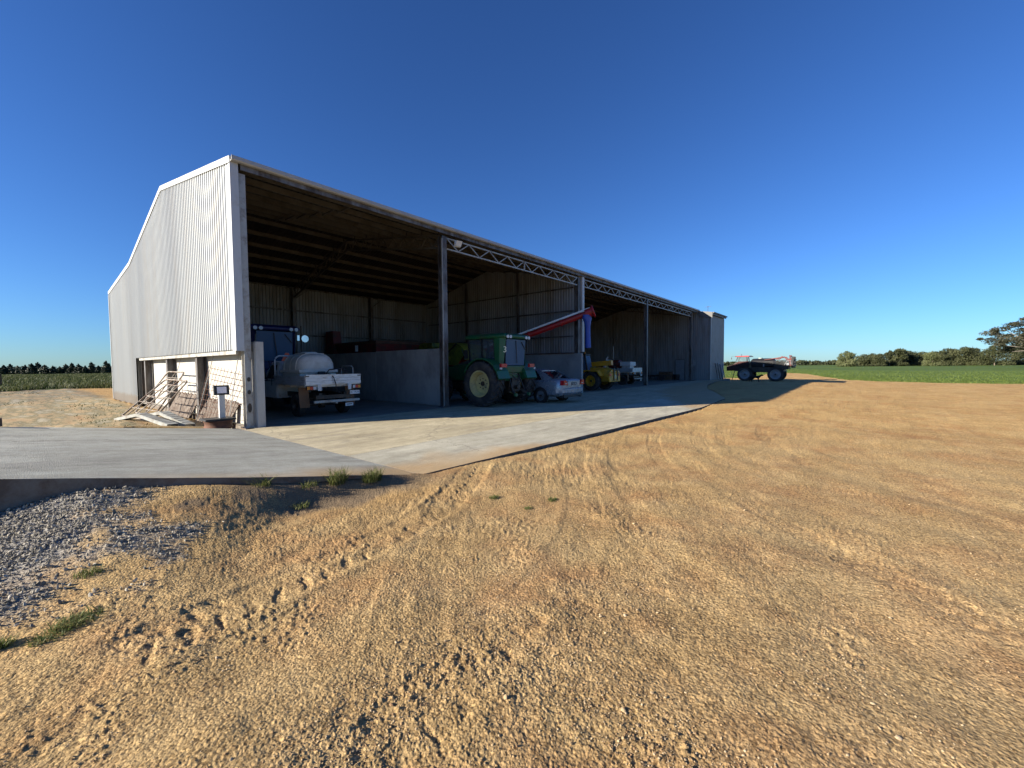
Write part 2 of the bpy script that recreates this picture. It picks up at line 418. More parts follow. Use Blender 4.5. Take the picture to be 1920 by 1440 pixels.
def height(x, y):
    z = base_h(x, y)
    ins = inside_slabs(x, y)
    rl = relief(x, y)
    # keep relief low right beside slab edges
    fy = np.where(x < X0, ramp_front_y(x), apron_front_y(x)); de = fy - y
    rl = rl * np.clip(np.where(x > 13, .06, .25) + .94 * sstep(0, np.where(x > 13, 2.5, .5), de), 0, 1)
    g = gravel_mask(x, y)
    gz = .03 * fbm(x * 3, y * 3, 2, 5) + .018 * np.clip(.6 - worley(x * 17, y * 17, 4), 0, 1)
    rl = rl * (1 - g) + gz * g
    # rough, tyre worked ground on the left
    lf = sstep(4, 2, x) * sstep(13, 16, y)
    rl = rl + lf * (.10 * fbm(x * .5, y * .35, 3, 61) + .05 * fbm(x * 1.8, y * .9, 3, 62))
    # soft roll of the yard far out
    rl = rl + .05 * fbm(x * .06, y * .06, 2, 99) * sstep(10, 30, np.hypot(x, y)) * sstep(0, 5, np.abs(de))
    z = z + rl
    z = np.where(ins, np.minimum(z, base_h(x, y)) - .12, z)
    z = np.where(ins & (x <= X0), -0.2, z)
    return z

def hz(x, y): return float(height(np.array([float(x)]), np.array([float(y)]))[0])

# field edge as distance from the standing place, by bearing (degrees from +X)
FB_A = [-180, -60, -12, -6, -1.5, 1.0, 3.0, 4.6, 6.5, 8.0, 9.5, 14, 20, 55, 80, 90, 100, 130, 180]
FB_R = [90, 70, 72, 70, 71, 76, 92, 118, 128, 122, 78, 84, 84, 75, 58, 49, 60, 80, 90]
def field_r(az): return np.interp(az, FB_A, FB_R)

# ------------------------------------------------------------------ ground sheet
def ground_material():
    m = bpy.data.materials.new('sandy_gravel_soil'); nt, b = nodes_of(m)
    g = N(nt, 'ShaderNodeNewGeometry'); pos = g.outputs['Position']
    def noise(sc, det=5, rough=.55, vec=pos, dist=0.0):
        n = N(nt, 'ShaderNodeTexNoise', Scale=sc, Detail=det, Roughness=rough, Distortion=dist); nt.links.new(vec, n.inputs['Vector']); return n.outputs[0]
    def vor(sc, vec=pos):
        n = N(nt, 'ShaderNodeTexVoronoi', Scale=sc); nt.links.new(vec, n.inputs['Vector']); return n
    big = noise(.35, 6, .6)
    c = ramp(nt, big, [(.30, (.335, .225, .103)), (.70, (.43, .32, .165)), (.5, (.385, .275, .133))]).outputs[0]
    # reddish coarse patches
    red = ramp(nt, noise(.8, 7, .65), [(.47, (0, 0, 0)), (.63, (1, 1, 1))]).outputs[0]
    c = mixc(nt, math_n(nt, 'MULTIPLY', red, .6), c, (.33, .18, .085))
    # pale dust patches
    pale = ramp(nt, noise(1.7, 6, .6, dist=.4), [(.50, (0, 0, 0)), (.62, (1, 1, 1))]).outputs[0]
    c = mixc(nt, math_n(nt, 'MULTIPLY', pale, .40), c, (.52, .385, .20))
    dk = ramp(nt, noise(3.1, 7, .7, dist=.6), [(.54, (0, 0, 0)), (.68, (1, 1, 1))]).outputs[0]
    c = mixc(nt, math_n(nt, 'MULTIPLY', dk, .28), c, (.26, .155, .07))
    # long wheel-polished streaks
    mp = N(nt, 'ShaderNodeMapping'); mp.inputs['Rotation'].default_value = (0, 0, radians(-62)); mp.inputs['Scale'].default_value = (.09, 1.1, 1)
    nt.links.new(pos, mp.inputs[0])
    st = ramp(nt, noise(1.0, 6, .6, mp.outputs[0]), [(.42, (0, 0, 0)), (.66, (1, 1, 1))]).outputs[0]
    c = mixc(nt, math_n(nt, 'MULTIPLY', st, .35), c, (.50, .365, .19))
    # stone speckle
    v = vor(70); vc = N(nt, 'ShaderNodeSeparateColor'); nt.links.new(v.outputs['Color'], vc.inputs[0])
    sp = ramp(nt, vc.outputs[0], [(0.0, (.45, .40, .35)), (1.0, (1.35, 1.28, 1.18)), (.5, (.95, .95, .95))]).outputs[0]
    c = mixc(nt, .85, c, sp, 'MULTIPLY')
    v2 = vor(160); vc2 = N(nt, 'ShaderNodeSeparateColor'); nt.links.new(v2.outputs['Color'], vc2.inputs[0])
    sp2 = ramp(nt, vc2.outputs[1], [(0.0, (.7, .66, .6)), (1.0, (1.2, 1.18, 1.15))]).outputs[0]
    c = mixc(nt, .6, c, sp2, 'MULTIPLY')
    # ground brightness graded in the colour: darker near the camera, brighter further out
    vd = N(nt, 'ShaderNodeVectorMath'); vd.operation = 'DISTANCE'; vd.inputs[1].default_value = (1.0, -.5, 0); nt.links.new(pos, vd.inputs[0])
    pk = math_n(nt, 'ADD', vd.outputs['Value'], math_n(nt, 'MULTIPLY', big, 5.0))
    pf = ramp(nt, math_n(nt, 'DIVIDE', pk, 30.0), [(.13, (.86, .86, .88)), (.62, (1.20, 1.14, 1.0)), (.30, (1.0, .99, .97))]).outputs[0]
    c = mixc(nt, 1.0, c, pf, 'MULTIPLY')
    # gravel zone and left side zone come from mesh attributes
    a1 = N(nt, 'ShaderNodeAttribute'); a1.attribute_name = 'gravel'
    gc = ramp(nt, vc.outputs[2], [(0, (.13, .12, .11)), (1, (.34, .32, .28))]).outputs[0]
    c = mixc(nt, a1.outputs['Fac'], c, gc)
    a2 = N(nt, 'ShaderNodeAttribute'); a2.attribute_name = 'rough_side'
    mp2 = N(nt, 'ShaderNodeMapping'); mp2.inputs['Scale'].default_value = (1.6, .45, 1); mp2.inputs['Rotation'].default_value = (0, 0, .3); nt.links.new(pos, mp2.inputs[0])
    lc = ramp(nt, noise(.9, 9, .75, mp2.outputs[0]), [(.34, (.30, .19, .10)), (.66, (.36, .32, .245)), (.45, (.38, .29, .175)), (.52, (.19, .165, .095)), (.58, (.31, .275, .20))]).outputs[0]
    c = mixc(nt, a2.outputs['Fac'], c, lc)
    a3 = N(nt, 'ShaderNodeAttribute'); a3.attribute_name = 'edge_shade'
    c = mixc(nt, math_n(nt, 'MULTIPLY', a3.outputs['Fac'], .85), c, (.15, .115, .08))  # painted shade: darkens the soil under the ramp front edge
    nt.links.new(c, b.inputs['Base Color'])
    b.inputs['Roughness'].default_value = .95; b.inputs['Specular IOR Level'].default_value = .12
    h1 = noise(110, 4, .6); 
    hv = vor(60); hh = math_n(nt, 'MULTIPLY', hv.outputs['Distance'], -1.0)
    hv2 = vor(34); hh2 = math_n(nt, 'MULTIPLY', hv2.outputs['Distance'], -.8)
    hs = math_n(nt, 'ADD', math_n(nt, 'ADD', h1, hh), hh2)
    bp = N(nt, 'ShaderNodeBump', Strength=.7, Distance=.008); nt.links.new(hs, bp.inputs['Height'])
    mid = noise(5, 5, .65, mp.outputs[0]); mid2 = noise(2.2, 6, .65)
    bp2 = N(nt, 'ShaderNodeBump', Strength=.4, Distance=.035); nt.links.new(math_n(nt, 'ADD', mid, mid2), bp2.inputs['Height'])
    nt.links.new(bp.outputs[0], bp2.inputs['Normal']); nt.links.new(bp2.outputs[0], b.inputs['Normal'])
    return m

def crop_material():
    m = bpy.data.materials.new('green_crop'); nt, b = nodes_of(m)
    g = N(nt, 'ShaderNodeNewGeometry'); pos = g.outputs['Position']
    mp = N(nt, 'ShaderNodeMapping'); mp.inputs['Scale'].default_value = (.05, .012, 1); mp.inputs['Rotation'].default_value = (0, 0, .12); nt.links.new(pos, mp.inputs[0])
    n = N(nt, 'ShaderNodeTexNoise', Scale=1.0, Detail=7, Roughness=.6); nt.links.new(mp.outputs[0], n.inputs['Vector'])
    c = ramp(nt, n.outputs[0], [(.3, (.058, .098, .014)), (.7, (.12, .165, .028)), (.5, (.082, .128, .019))]).outputs[0]
    n2 = N(nt, 'ShaderNodeTexNoise', Scale=1.3, Detail=6, Roughness=.7); nt.links.new(pos, n2.inputs['Vector'])
    c = mixc(nt, .5, c, ramp(nt, n2.outputs[0], [(.3, (.6, .6, .6)), (.7, (1.3, 1.3, 1.2))]).outputs[0], 'MULTIPLY')
    nt.links.new(c, b.inputs['Base Color']); b.inputs['Roughness'].default_value = .8; b.inputs['Specular IOR Level'].default_value = .2
    bp = N(nt, 'ShaderNodeBump', Strength=.9, Distance=.2); nt.links.new(n2.outputs[0], bp.inputs['Height']); nt.links.new(bp.outputs[0], b.inputs['Normal'])
    return m

GROUND_M = ground_material(); CROP_M = crop_material()

def build_ground():
    a0, a1 = radians(39.6 - 63), radians(39.6 + 63)
    fine = np.linspace(a0, a1, 1240)
    rest = np.linspace(a1, a0 + 2 * pi, 118)[1:-1]
    ang = np.concatenate([fine, rest]); na = len(ang)
    inv = np.linspace(1 / 1.15, 1 / 42.0, 530); rad = np.concatenate([[.02, .5, .9], 1 / inv, np.geomspace(42.6, 168, 130), [176, 200, 240, 300, 380, 500, 700, 1000, 1500, 2400]])
    nr = len(rad)
    A, R = np.meshgrid(ang, rad)
    X = (R * np.cos(A)).ravel(); Y = (R * np.sin(A)).ravel(); Z = np.empty_like(X)
    for i in range(0, len(X), 200000):
        Z[i:i + 200000] = height(X[i:i + 200000], Y[i:i + 200000])
    idx = np.arange(nr * na).reshape(nr, na)
    q = np.stack([idx[:-1, :], np.roll(idx, -1, 1)[:-1, :], np.roll(idx, -1, 1)[1:, :], idx[1:, :]], -1).reshape(-1, 4)
    q = q[:, [0, 3, 2, 1]]
    cx_ = X[q].mean(1); cy_ = Y[q].mean(1); rr = np.hypot(cx_, cy_); az = np.degrees(np.arctan2(cy_, cx_))
    edge = field_r(az) * (1 + .03 * fbm(az * .8, az * 0, 3, 5) + .02 * fbm(cx_ * .4, cy_ * .4, 2, 8))
    zone = (rr > edge).astype(int)
    G = gravel_mask(X, Y); LS = sstep(4.3, 3.2, X + .5 * fbm(X, Y, 2, 1)) * sstep(13.0, 14.0, Y)
    dd = (ramp_front_y(X) - Y)
    dn = fbm(X * 2.5, Y * 2.5, 4, 14)
    D = sstep(4.6, 3.4, X) * sstep(.75 + .4 * dn, .25 + .4 * dn, dd) * (dd > -.1) * sstep(1.2, 1.9, X + dn)
    # mask above: shade painted into the soil below the ramp's front edge
    out = []
    for z, name, mt, lab in ((0, 'yard_ground', GROUND_M, 'bare orange sand and gravel yard with wheel tracks'), (1, 'crop_field', CROP_M, 'flat green crop field beyond the yard')):
        f = q[zone == z]; used = np.unique(f); remap = np.full(len(X), -1); remap[used] = np.arange(len(used)); f2 = remap[f]
        me = bpy.data.meshes.new(name); me.vertices.add(len(used)); me.loops.add(f2.size); me.polygons.add(len(f2))
        me.vertices.foreach_set('co', np.stack([X[used], Y[used], Z[used]], 1).ravel().astype(np.float32))
        me.loops.foreach_set('vertex_index', f2.ravel().astype(np.int32))
        me.polygons.foreach_set('loop_start', (np.arange(len(f2)) * 4).astype(np.int32))
        try: me.polygons.foreach_set('loop_total', np.full(len(f2), 4, np.int32))
        except Exception: pass
        me.polygons.foreach_set('use_smooth', np.ones(len(f2), bool))
        me.update(calc_edges=True); me.validate()
        for an, arr in (('gravel', G), ('rough_side', LS), ('edge_shade', D)):
            at = me.attributes.new(an, 'FLOAT', 'POINT'); at.data.foreach_set('value', arr[used].astype(np.float32))
        me.materials.append(mt); o = bpy.data.objects.new(name, me); COL.objects.link(o); tag(o, lab, None, None, 'structure'); out.append(o)
    return out
build_ground()

# ------------------------------------------------------------------ concrete slabs
def concrete_mat(name, warm, streak_rot, tint_mul=1.0, grit=0.0):
    m = bpy.data.materials.new(name); nt, b = nodes_of(m)
    g = N(nt, 'ShaderNodeNewGeometry'); pos = g.outputs['Position']
    n = N(nt, 'ShaderNodeTexNoise', Scale=.6, Detail=8, Roughness=.65); nt.links.new(pos, n.inputs['Vector'])
    lo = tuple(c * .80 * tint_mul for c in warm); hi = tuple(c * 1.12 * tint_mul for c in warm)
    c = ramp(nt, n.outputs[0], [(.3, lo), (.7, hi)]).outputs[0]
    mp = N(nt, 'ShaderNodeMapping'); mp.inputs['Rotation'].default_value = (0, 0, streak_rot); mp.inputs['Scale'].default_value = (.42, 1.5, 1); nt.links.new(pos, mp.inputs[0])
    n2 = N(nt, 'ShaderNodeTexNoise', Scale=1.4, Detail=8, Roughness=.65); nt.links.new(mp.outputs[0], n2.inputs['Vector'])
    c = mixc(nt, .75, c, ramp(nt, n2.outputs[0], [(.30, (.66, .64, .62)), (.70, (1.14, 1.14, 1.14))]).outputs[0], 'MULTIPLY')
    n3 = N(nt, 'ShaderNodeTexNoise', Scale=45, Detail=5, Roughness=.7); nt.links.new(pos, n3.inputs['Vector'])
    c = mixc(nt, .65, c, ramp(nt, n3.outputs[0], [(.3, (.66, .66, .66)), (.7, (1.2, 1.2, 1.2))]).outputs[0], 'MULTIPLY')
    n6 = N(nt, 'ShaderNodeTexNoise', Scale=4.5, Detail=9, Roughness=.75); nt.links.new(pos, n6.inputs['Vector'])
    c = mixc(nt, .7, c, ramp(nt, n6.outputs[0], [(.34, (.78, .77, .75)), (.66, (1.14, 1.14, 1.14))]).outputs[0], 'MULTIPLY')
    # arc scrub marks
    n5 = N(nt, 'ShaderNodeTexNoise', Scale=.9, Detail=3, Roughness=.5, Distortion=3.0); nt.links.new(mp.outputs[0], n5.inputs['Vector'])
    mk = ramp(nt, n5.outputs[0], [(.60, (0, 0, 0)), (.66, (1, 1, 1))]).outputs[0]
    c = mixc(nt, math_n(nt, 'MULTIPLY', mk, .28), c, (.22, .20, .18))
    # fine wandering cracks
    wv = N(nt, 'ShaderNodeTexNoise', Scale=1.1, Detail=6, Roughness=.7); nt.links.new(pos, wv.inputs['Vector'])
    wm = N(nt, 'ShaderNodeVectorMath'); wm.operation = 'MULTIPLY_ADD'; wm.inputs[1].default_value = (1.2, 1.2, 0); nt.links.new(wv.outputs['Color'], wm.inputs[0]); nt.links.new(pos, wm.inputs[2])
    ck = N(nt, 'ShaderNodeTexVoronoi', Scale=.16); ck.feature = 'DISTANCE_TO_EDGE'; nt.links.new(wm.outputs[0], ck.inputs['Vector'])
    cf = ramp(nt, ck.outputs['Distance'], [(0.0, (1, 1, 1)), (.0022, (0, 0, 0))]).outputs[0]
    c = mixc(nt, math_n(nt, 'MULTIPLY', cf, .6), c, (.10, .09, .08))
    # dark rubber and oil patches
    ol = N(nt, 'ShaderNodeTexNoise', Scale=.33, Detail=9, Roughness=.72); nt.links.new(wm.outputs[0], ol.inputs['Vector'])
    of = ramp(nt, ol.outputs[0], [(.60, (0, 0, 0)), (.72, (1, 1, 1))]).outputs[0]
    c = mixc(nt, math_n(nt, 'MULTIPLY', of, .45), c, (.16, .14, .12))
    # sand drifted over the outer lip
    at = N(nt, 'ShaderNodeAttribute'); at.attribute_name = 'sand'
    sf = math_n(nt, 'MULTIPLY', at.outputs['Fac'], ramp(nt, n3.outputs[0], [(.35, (.55, .55, .55)), (.6, (1, 1, 1))]).outputs[0])
    c = mixc(nt, sf, c, (.41, .275, .135))
    nt.links.new(c, b.inputs['Base Color']); b.inputs['Roughness'].default_value = .82; b.inputs['Specular IOR Level'].default_value = .25
    v = N(nt, 'ShaderNodeTexVoronoi', Scale=85); nt.links.new(pos, v.inputs['Vector'])
    n4 = N(nt, 'ShaderNodeTexNoise', Scale=7, Detail=8, Roughness=.7); nt.links.new(mp.outputs[0], n4.inputs['Vector'])
    hsum = math_n(nt, 'ADD', math_n(nt, 'MULTIPLY', n4.outputs[0], 1.2), math_n(nt, 'MULTIPLY', v.outputs['Distance'], -grit))
    bp = N(nt, 'ShaderNodeBump', Strength=.7, Distance=.022); nt.links.new(hsum, bp.inputs['Height']); nt.links.new(bp.outputs[0], b.inputs['Normal'])
    return m
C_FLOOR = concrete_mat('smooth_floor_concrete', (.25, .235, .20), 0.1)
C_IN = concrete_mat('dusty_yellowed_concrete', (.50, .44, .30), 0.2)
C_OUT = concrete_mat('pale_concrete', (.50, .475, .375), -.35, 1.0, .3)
C_RAMP = concrete_mat('grey_broomed_concrete', (.42, .42, .36), .25, 1.0, .4)

def slab_sheet(name, poly_fn, xs, ny, zfn, mat_, label, sand=None, thick=.5):
    """a slab with a gridded top and vertical skirt. poly_fn(x)->(y0,y1)"""
    nx = len(xs); V = []; Fc = []; S = []
    for x in xs:
        ya, yb = poly_fn(x)
        for j in range(ny + 1):
            t = j / ny; y = ya + (yb - ya) * t; jit = 0
            if j == 0: jit = .018 * float(fbm(np.array([x * 3.1]), np.array([0.]), 3, 3)[0])
            V.append((x, y + jit, zfn(x, y) + .006 * float(fbm(np.array([x * .8]), np.array([y * .8]), 3, 3)[0])))
            S.append(sand(x, y) if sand else 0)
    for i in range(nx - 1):
        for j in range(ny):
            a = i * (ny + 1) + j; Fc.append((a, a + ny + 1, a + ny + 2, a + 1))
    ring = [i * (ny + 1) for i in range(nx)] + [(nx - 1) * (ny + 1) + j for j in range(1, ny + 1)] + [i * (ny + 1) + ny for i in range(nx - 2, -1, -1)] + [j for j in range(ny - 1, 0, -1)]
    off = len(V)
    for i in ring: V.append((V[i][0], V[i][1], V[i][2] - thick)); S.append(0)
    m = len(ring)
    for k in range(m): Fc.append((ring[k], off + k, off + (k + 1) % m, ring[(k + 1) % m]))
    me = bpy.data.meshes.new(name); me.from_pydata(V, [], Fc); me.materials.append(mat_); me.materials.append(C_EDGE)
    for k in range(m): me.polygons[len(Fc) - 1 - k].material_index = 1
    at = me.attributes.new('sand', 'FLOAT', 'POINT'); at.data.foreach_set('value', np.array(S, np.float32))
    o = bpy.data.objects.new(name, me); COL.objects.link(o); tag(o, label, None, None, 'structure'); return o
C_EDGE = mat('dark_brown_slab_edge', (.20, .18, .15), .9, 0, .2, 3, (.12, .09, .065), .5, 3, bump=.6, bump_scale=20)  # slab sides coloured darker and browner than the tops
xsA = [X0 + .005] + list(np.linspace(4.2, 52, 190))
JY = 7.25
g_ = .006
def sand_far(x, y): return max(0, min(1, .55 - (y - float(np.interp(x, [14.5, 16, 18, 21, 26, 32, 40, 51], [2.6, 4.2, 5.6, 7.4, 9.3, 10.5, 11.1, 11.5]))) / .9 + 1.1 * nzf(x, y)))
def nzf(x, y): return float(fbm(np.array([x * 1.6]), np.array([y * 1.6]), 3, 19)[0])
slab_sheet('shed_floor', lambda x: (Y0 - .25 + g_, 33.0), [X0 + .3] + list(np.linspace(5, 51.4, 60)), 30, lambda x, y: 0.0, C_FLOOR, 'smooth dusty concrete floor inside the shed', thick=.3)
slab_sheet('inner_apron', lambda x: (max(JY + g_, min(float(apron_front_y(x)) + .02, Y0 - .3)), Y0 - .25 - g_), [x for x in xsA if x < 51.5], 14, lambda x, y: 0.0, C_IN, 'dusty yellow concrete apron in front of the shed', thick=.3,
           sand=sand_far)
slab_sheet('outer_apron', lambda x: (float(apron_front_y(x)), max(JY - g_, float(apron_front_y(x)) + .01)), [x for x in xsA if x < 28.4], 10, lambda x, y: 0.0, C_OUT, 'pale outer strip of the concrete apron beside the yard', thick=.3,
           sand=lambda x, y: max(sand_far(x, y), max(0, min(1, (6.4 - x) / 2.6 + .75 - (y - float(apron_front_y(x))) / .75 + 1.2 * nzf(x, y)))))
slab_sheet('loading_ramp', lambda x: (float(ramp_front_y(x)), 12.9), list(np.linspace(-6.9, X0 - .006, 70)), 16, lambda x, y: float(ramp_z(x)), C_RAMP, 'grey broomed concrete ramp rising beside the shed corner', thick=1.4,
           sand=lambda x, y: max(0, min(1, (x - 1.7) / 1.5 - (y - float(ramp_front_y(x))) / .55 + .3 + 1.0 * nzf(x, y))))

# ------------------------------------------------------------------ loose stones and gravel (instanced stuff)
def stone_shapes(prefix, m, n=6):
    col = bpy.data.collections.new(prefix)
    for k in range(n):
        r = random.Random(k * 11 + len(prefix)); mb = MB(); rings = []
        for i, (zz, rr) in enumerate(((-.5, .35), (-.15, 1.0), (.3, .9), (.62, .4))):
            rings.append([(rr * cos(2 * pi * j / 6 + i * .3) * r.uniform(.75, 1.15), rr * sin(2 * pi * j / 6 + i * .3) * r.uniform(.6, .95), zz * .8 + r.uniform(-.08, .08)) for j in range(6)])
        mb.loft(rings); me = mb.mesh(prefix + '_shape', m); o = bpy.data.objects.new(prefix + '_shape', me); col.objects.link(o)
    return col
def stone_mat(name, c0, c1, c2):
    m = bpy.data.materials.new(name); nt, b = nodes_of(m)
    oi = N(nt, 'ShaderNodeObjectInfo'); c = ramp(nt, oi.outputs['Random'], [(0, c0), (1, c2), (.5, c1)]).outputs[0]
    g = N(nt, 'ShaderNodeTexCoord'); n = N(nt, 'ShaderNodeTexNoise', Scale=2.0, Detail=4); nt.links.new(g.outputs['Object'], n.inputs['Vector'])
    c = mixc(nt, .6, c, ramp(nt, n.outputs[0], [(.3, (.7, .7, .7)), (.7, (1.2, 1.2, 1.2))]).outputs[0], 'MULTIPLY')
    nt.links.new(c, b.inputs['Base Color']); b.inputs['Roughness'].default_value = .85; b.inputs['Specular IOR Level'].default_value = .3
    return m
def scatter(name, pts, rots, scl, col, label):
    me = bpy.data.meshes.new(name); me.vertices.add(len(pts)); me.vertices.foreach_set('co', np.asarray(pts, np.float32).ravel())
    a = me.attributes.new('rot', 'FLOAT_VECTOR', 'POINT'); a.data.foreach_set('vector', np.asarray(rots, np.float32).ravel())
    a = me.attributes.new('scl', 'FLOAT_VECTOR', 'POINT'); a.data.foreach_set('vector', np.asarray(scl, np.float32).ravel())
    o = bpy.data.objects.new(name, me); COL.objects.link(o)
    ng = bpy.data.node_groups.new(name, 'GeometryNodeTree')
    ng.interface.new_socket('Geometry', in_out='INPUT', socket_type='NodeSocketGeometry'); ng.interface.new_socket('Geometry', in_out='OUTPUT', socket_type='NodeSocketGeometry')
    gi = ng.nodes.new('NodeGroupInput'); go = ng.nodes.new('NodeGroupOutput')
    ci = ng.nodes.new('GeometryNodeCollectionInfo'); ci.inputs['Collection'].default_value = col; ci.inputs['Separate Children'].default_value = True; ci.inputs['Reset Children'].default_value = True
    ip = ng.nodes.new('GeometryNodeInstanceOnPoints'); ip.inputs['Pick Instance'].default_value = True
    r = ng.nodes.new('GeometryNodeInputNamedAttribute'); r.data_type = 'FLOAT_VECTOR'; r.inputs['Name'].default_value = 'rot'
    e2r = ng.nodes.new('FunctionNodeEulerToRotation')
    s = ng.nodes.new('GeometryNodeInputNamedAttribute'); s.data_type = 'FLOAT_VECTOR'; s.inputs['Name'].default_value = 'scl'
    ng.links.new(gi.outputs[0], ip.inputs['Points']); ng.links.new(ci.outputs[0], ip.inputs['Instance'])
    ng.links.new(r.outputs[0], e2r.inputs[0]); ng.links.new(e2r.outputs[0], ip.inputs['Rotation']); ng.links.new(s.outputs[0], ip.inputs['Scale'])
    ng.links.new(ip.outputs[0], go.inputs[0])
    md = o.modifiers.new('scatter', 'NODES'); md.node_group = ng
    tag(o, label, None, None, 'stuff'); return o

SOIL_STONE = stone_mat('yard_pebble', (.24, .14, .07), (.37, .25, .125), (.48, .37, .23))
BLUE_STONE = stone_mat('grey_ballast', (.15, .138, .112), (.27, .245, .195), (.48, .43, .34))
pc = stone_shapes('pebble', SOIL_STONE); gc_ = stone_shapes('ballast', BLUE_STONE)
def scatter_pebbles():
    n = 190000
    # density falls with distance from where the ground is seen closely, wide enough for a step aside
    r = 1.0 + 13 * RNG.random(n) ** 1.9; a = np.radians(39.6 + (RNG.random(n) - .5) * 150)
    x = r * np.cos(a); y = r * np.sin(a)
    keep = ~inside_slabs(x, y - .03) & (gravel_mask(x, y) < .5)
    cl = fbm(x * 1.7, y * 1.7, 3, 77) + .6 * fbm(x * .55, y * .55, 3, 55)
    keep &= RNG.random(n) < np.clip(.30 + 2.2 * cl, .08, 1)
    x, y = x[keep], y[keep]; z = height(x, y); k = len(x)
    s = .0022 + .0050 * RNG.random(k) ** 2.6 + (RNG.random(k) < .015) * .010 * RNG.random(k)
    scl = np.stack([s, s * (.7 + .4 * RNG.random(k)), s * (.6 + .4 * RNG.random(k))], 1)
    scatter('yard_pebbles', np.stack([x, y, z + s * .25], 1), np.stack([RNG.normal(0, .4, k), RNG.normal(0, .4, k), RNG.random(k) * 6.28], 1), scl, pc, 'small loose pebbles and clods lying over the sandy yard')
    n = 115000
    x = RNG.uniform(-3.2, 3.0, n); y = RNG.uniform(2.6, 8.2, n); g = gravel_mask(x, y); fy = ramp_front_y(x)
    keep = (y < fy - .02) & (RNG.random(n) < g * np.clip(.85 + .9 * fbm(x * 2.6, y * 2.6, 3, 8), .15, 1) + .03 * (g > .02)) & (np.hypot(x, y) < 9.5)
    x, y = x[keep], y[keep]; z = height(x, y); k = len(x)
    s = .005 + .014 * RNG.random(k) ** 2.6
    scl = np.stack([s * 1.15, s * .9, s * .8], 1)
    scatter('ballast_gravel', np.stack([x, y, z + s * (.1 + .9 * RNG.random(k))], 1), RNG.random((k, 3)) * 6.28, scl, gc_, 'heap of grey crushed stone against the concrete ramp')
scatter_pebbles()

# ================================================================== THE SHED
GX = X0; END_X = 51.0
RIDGE_Y, RIDGE_Z, BACK_Y, BACK_Z, LEAN_Y, LEAN_Z = 20.15, 8.32, 26.8, 6.60, 33.2, 5.97
EAVE_Z = 7.10
def roof_z(y):
    return float(np.interp(y, [11.4, Y0, RIDGE_Y, BACK_Y, LEAN_Y], [EAVE_Z - .23, EAVE_Z, RIDGE_Z, BACK_Z, LEAN_Z]))
shed = empty('machinery_shed', (GX, Y0, 0), 0, 'long open fronted steel machinery shed with white corrugated gable wall and dark bays', 'shed')

def rib_profile(n_ribs=4, pitch=.19, h=.029):
    p = []
    for i in range(n_ribs):
        a = i * pitch
        p += [(a, 0), (a + .055, 0), (a + .075, h), (a + .105, h), (a + .125, 0)]
    p.append((n_ribs * pitch, 0)); return p
def clad_sheet(origin, u, nrm, ribs, zlo, zhi, breaks=(), name='cladding_sheet', m=W_CLAD, parent=shed, pitch=.19, h=.029):
    """vertical ribbed sheet; zlo/zhi are functions of distance along u"""
    pr = rib_profile(ribs, pitch, h); P = []; Fc = []
    for a, d in pr:
        bx = origin[0] + u[0] * a + nrm[0] * d; by = origin[1] + u[1] * a + nrm[1] * d
        P.append((bx, by, zlo(a))); P.append((bx, by, zhi(a)))
    for i in range(len(pr) - 1): Fc.append((2 * i, 2 * i + 2, 2 * i + 3, 2 * i + 1))
    mb = MB(); mb.add(P, Fc)
    l = parent.location; mb.v = [(p[0] - l[0], p[1] - l[1], p[2] - l[2]) for p in mb.v]
    me = mb.mesh(name, m); o = bpy.data.objects.new(name, me); COL.objects.link(o); o.parent = parent
    return o
SW = .76
# gable wall, ribs outward (-X)
y = Y0
while y < LEAN_Y - .05:
    nr = max(1, min(4, int(round((LEAN_Y - y) / .19))))
    low = 2.14 if y < 25.95 else -.12
    jit = 0.0
    clad_sheet((GX + jit, y), (0, 1), (-1, 0), nr, lambda a, low=low: low, lambda a, y=y: roof_z(y + a) - .02)
    y += nr * .19
for_gable_end = y
# far gable wall
y = 11.6
while y < LEAN_Y - .05:
    clad_sheet((END_X, y), (0, 1), (1, 0), 4, lambda a: -.9, lambda a, y=y: roof_z(min(LEAN_Y, y + a)) - .02); y += SW
# back wall of the main span (inside face seen) and of the lean-to
x = GX + .1
while x < END_X - .1:
    clad_sheet((x, BACK_Y), (1, 0), (0, 1), 4, lambda a: 0.0, lambda a: BACK_Z - .05, m=W_CLAD_SHADE)
    x += SW
x = GX
while x < END_X - .1:
    clad_sheet((x, LEAN_Y), (1, 0), (0, 1), 4, lambda a: -.3, lambda a: LEAN_Z - .05, m=W_CLAD_SHADE); x += SW
# roof sheets: ribs run down the slope, laid side by side along X
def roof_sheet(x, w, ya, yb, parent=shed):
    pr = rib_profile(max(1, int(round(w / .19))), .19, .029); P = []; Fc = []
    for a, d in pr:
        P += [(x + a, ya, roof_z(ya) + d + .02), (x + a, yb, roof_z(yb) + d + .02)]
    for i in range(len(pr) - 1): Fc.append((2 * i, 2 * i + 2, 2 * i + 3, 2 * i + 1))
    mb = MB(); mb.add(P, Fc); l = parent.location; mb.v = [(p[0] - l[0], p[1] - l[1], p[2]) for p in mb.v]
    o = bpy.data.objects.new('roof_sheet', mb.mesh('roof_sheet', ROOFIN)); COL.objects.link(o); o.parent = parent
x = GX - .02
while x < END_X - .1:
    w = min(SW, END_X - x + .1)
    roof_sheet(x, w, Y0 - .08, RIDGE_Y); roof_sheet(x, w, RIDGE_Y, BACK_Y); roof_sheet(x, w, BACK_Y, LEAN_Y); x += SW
def W(mb, name, m, parent=shed, **k): return mb.build(name, m, parent, world=True, **k)
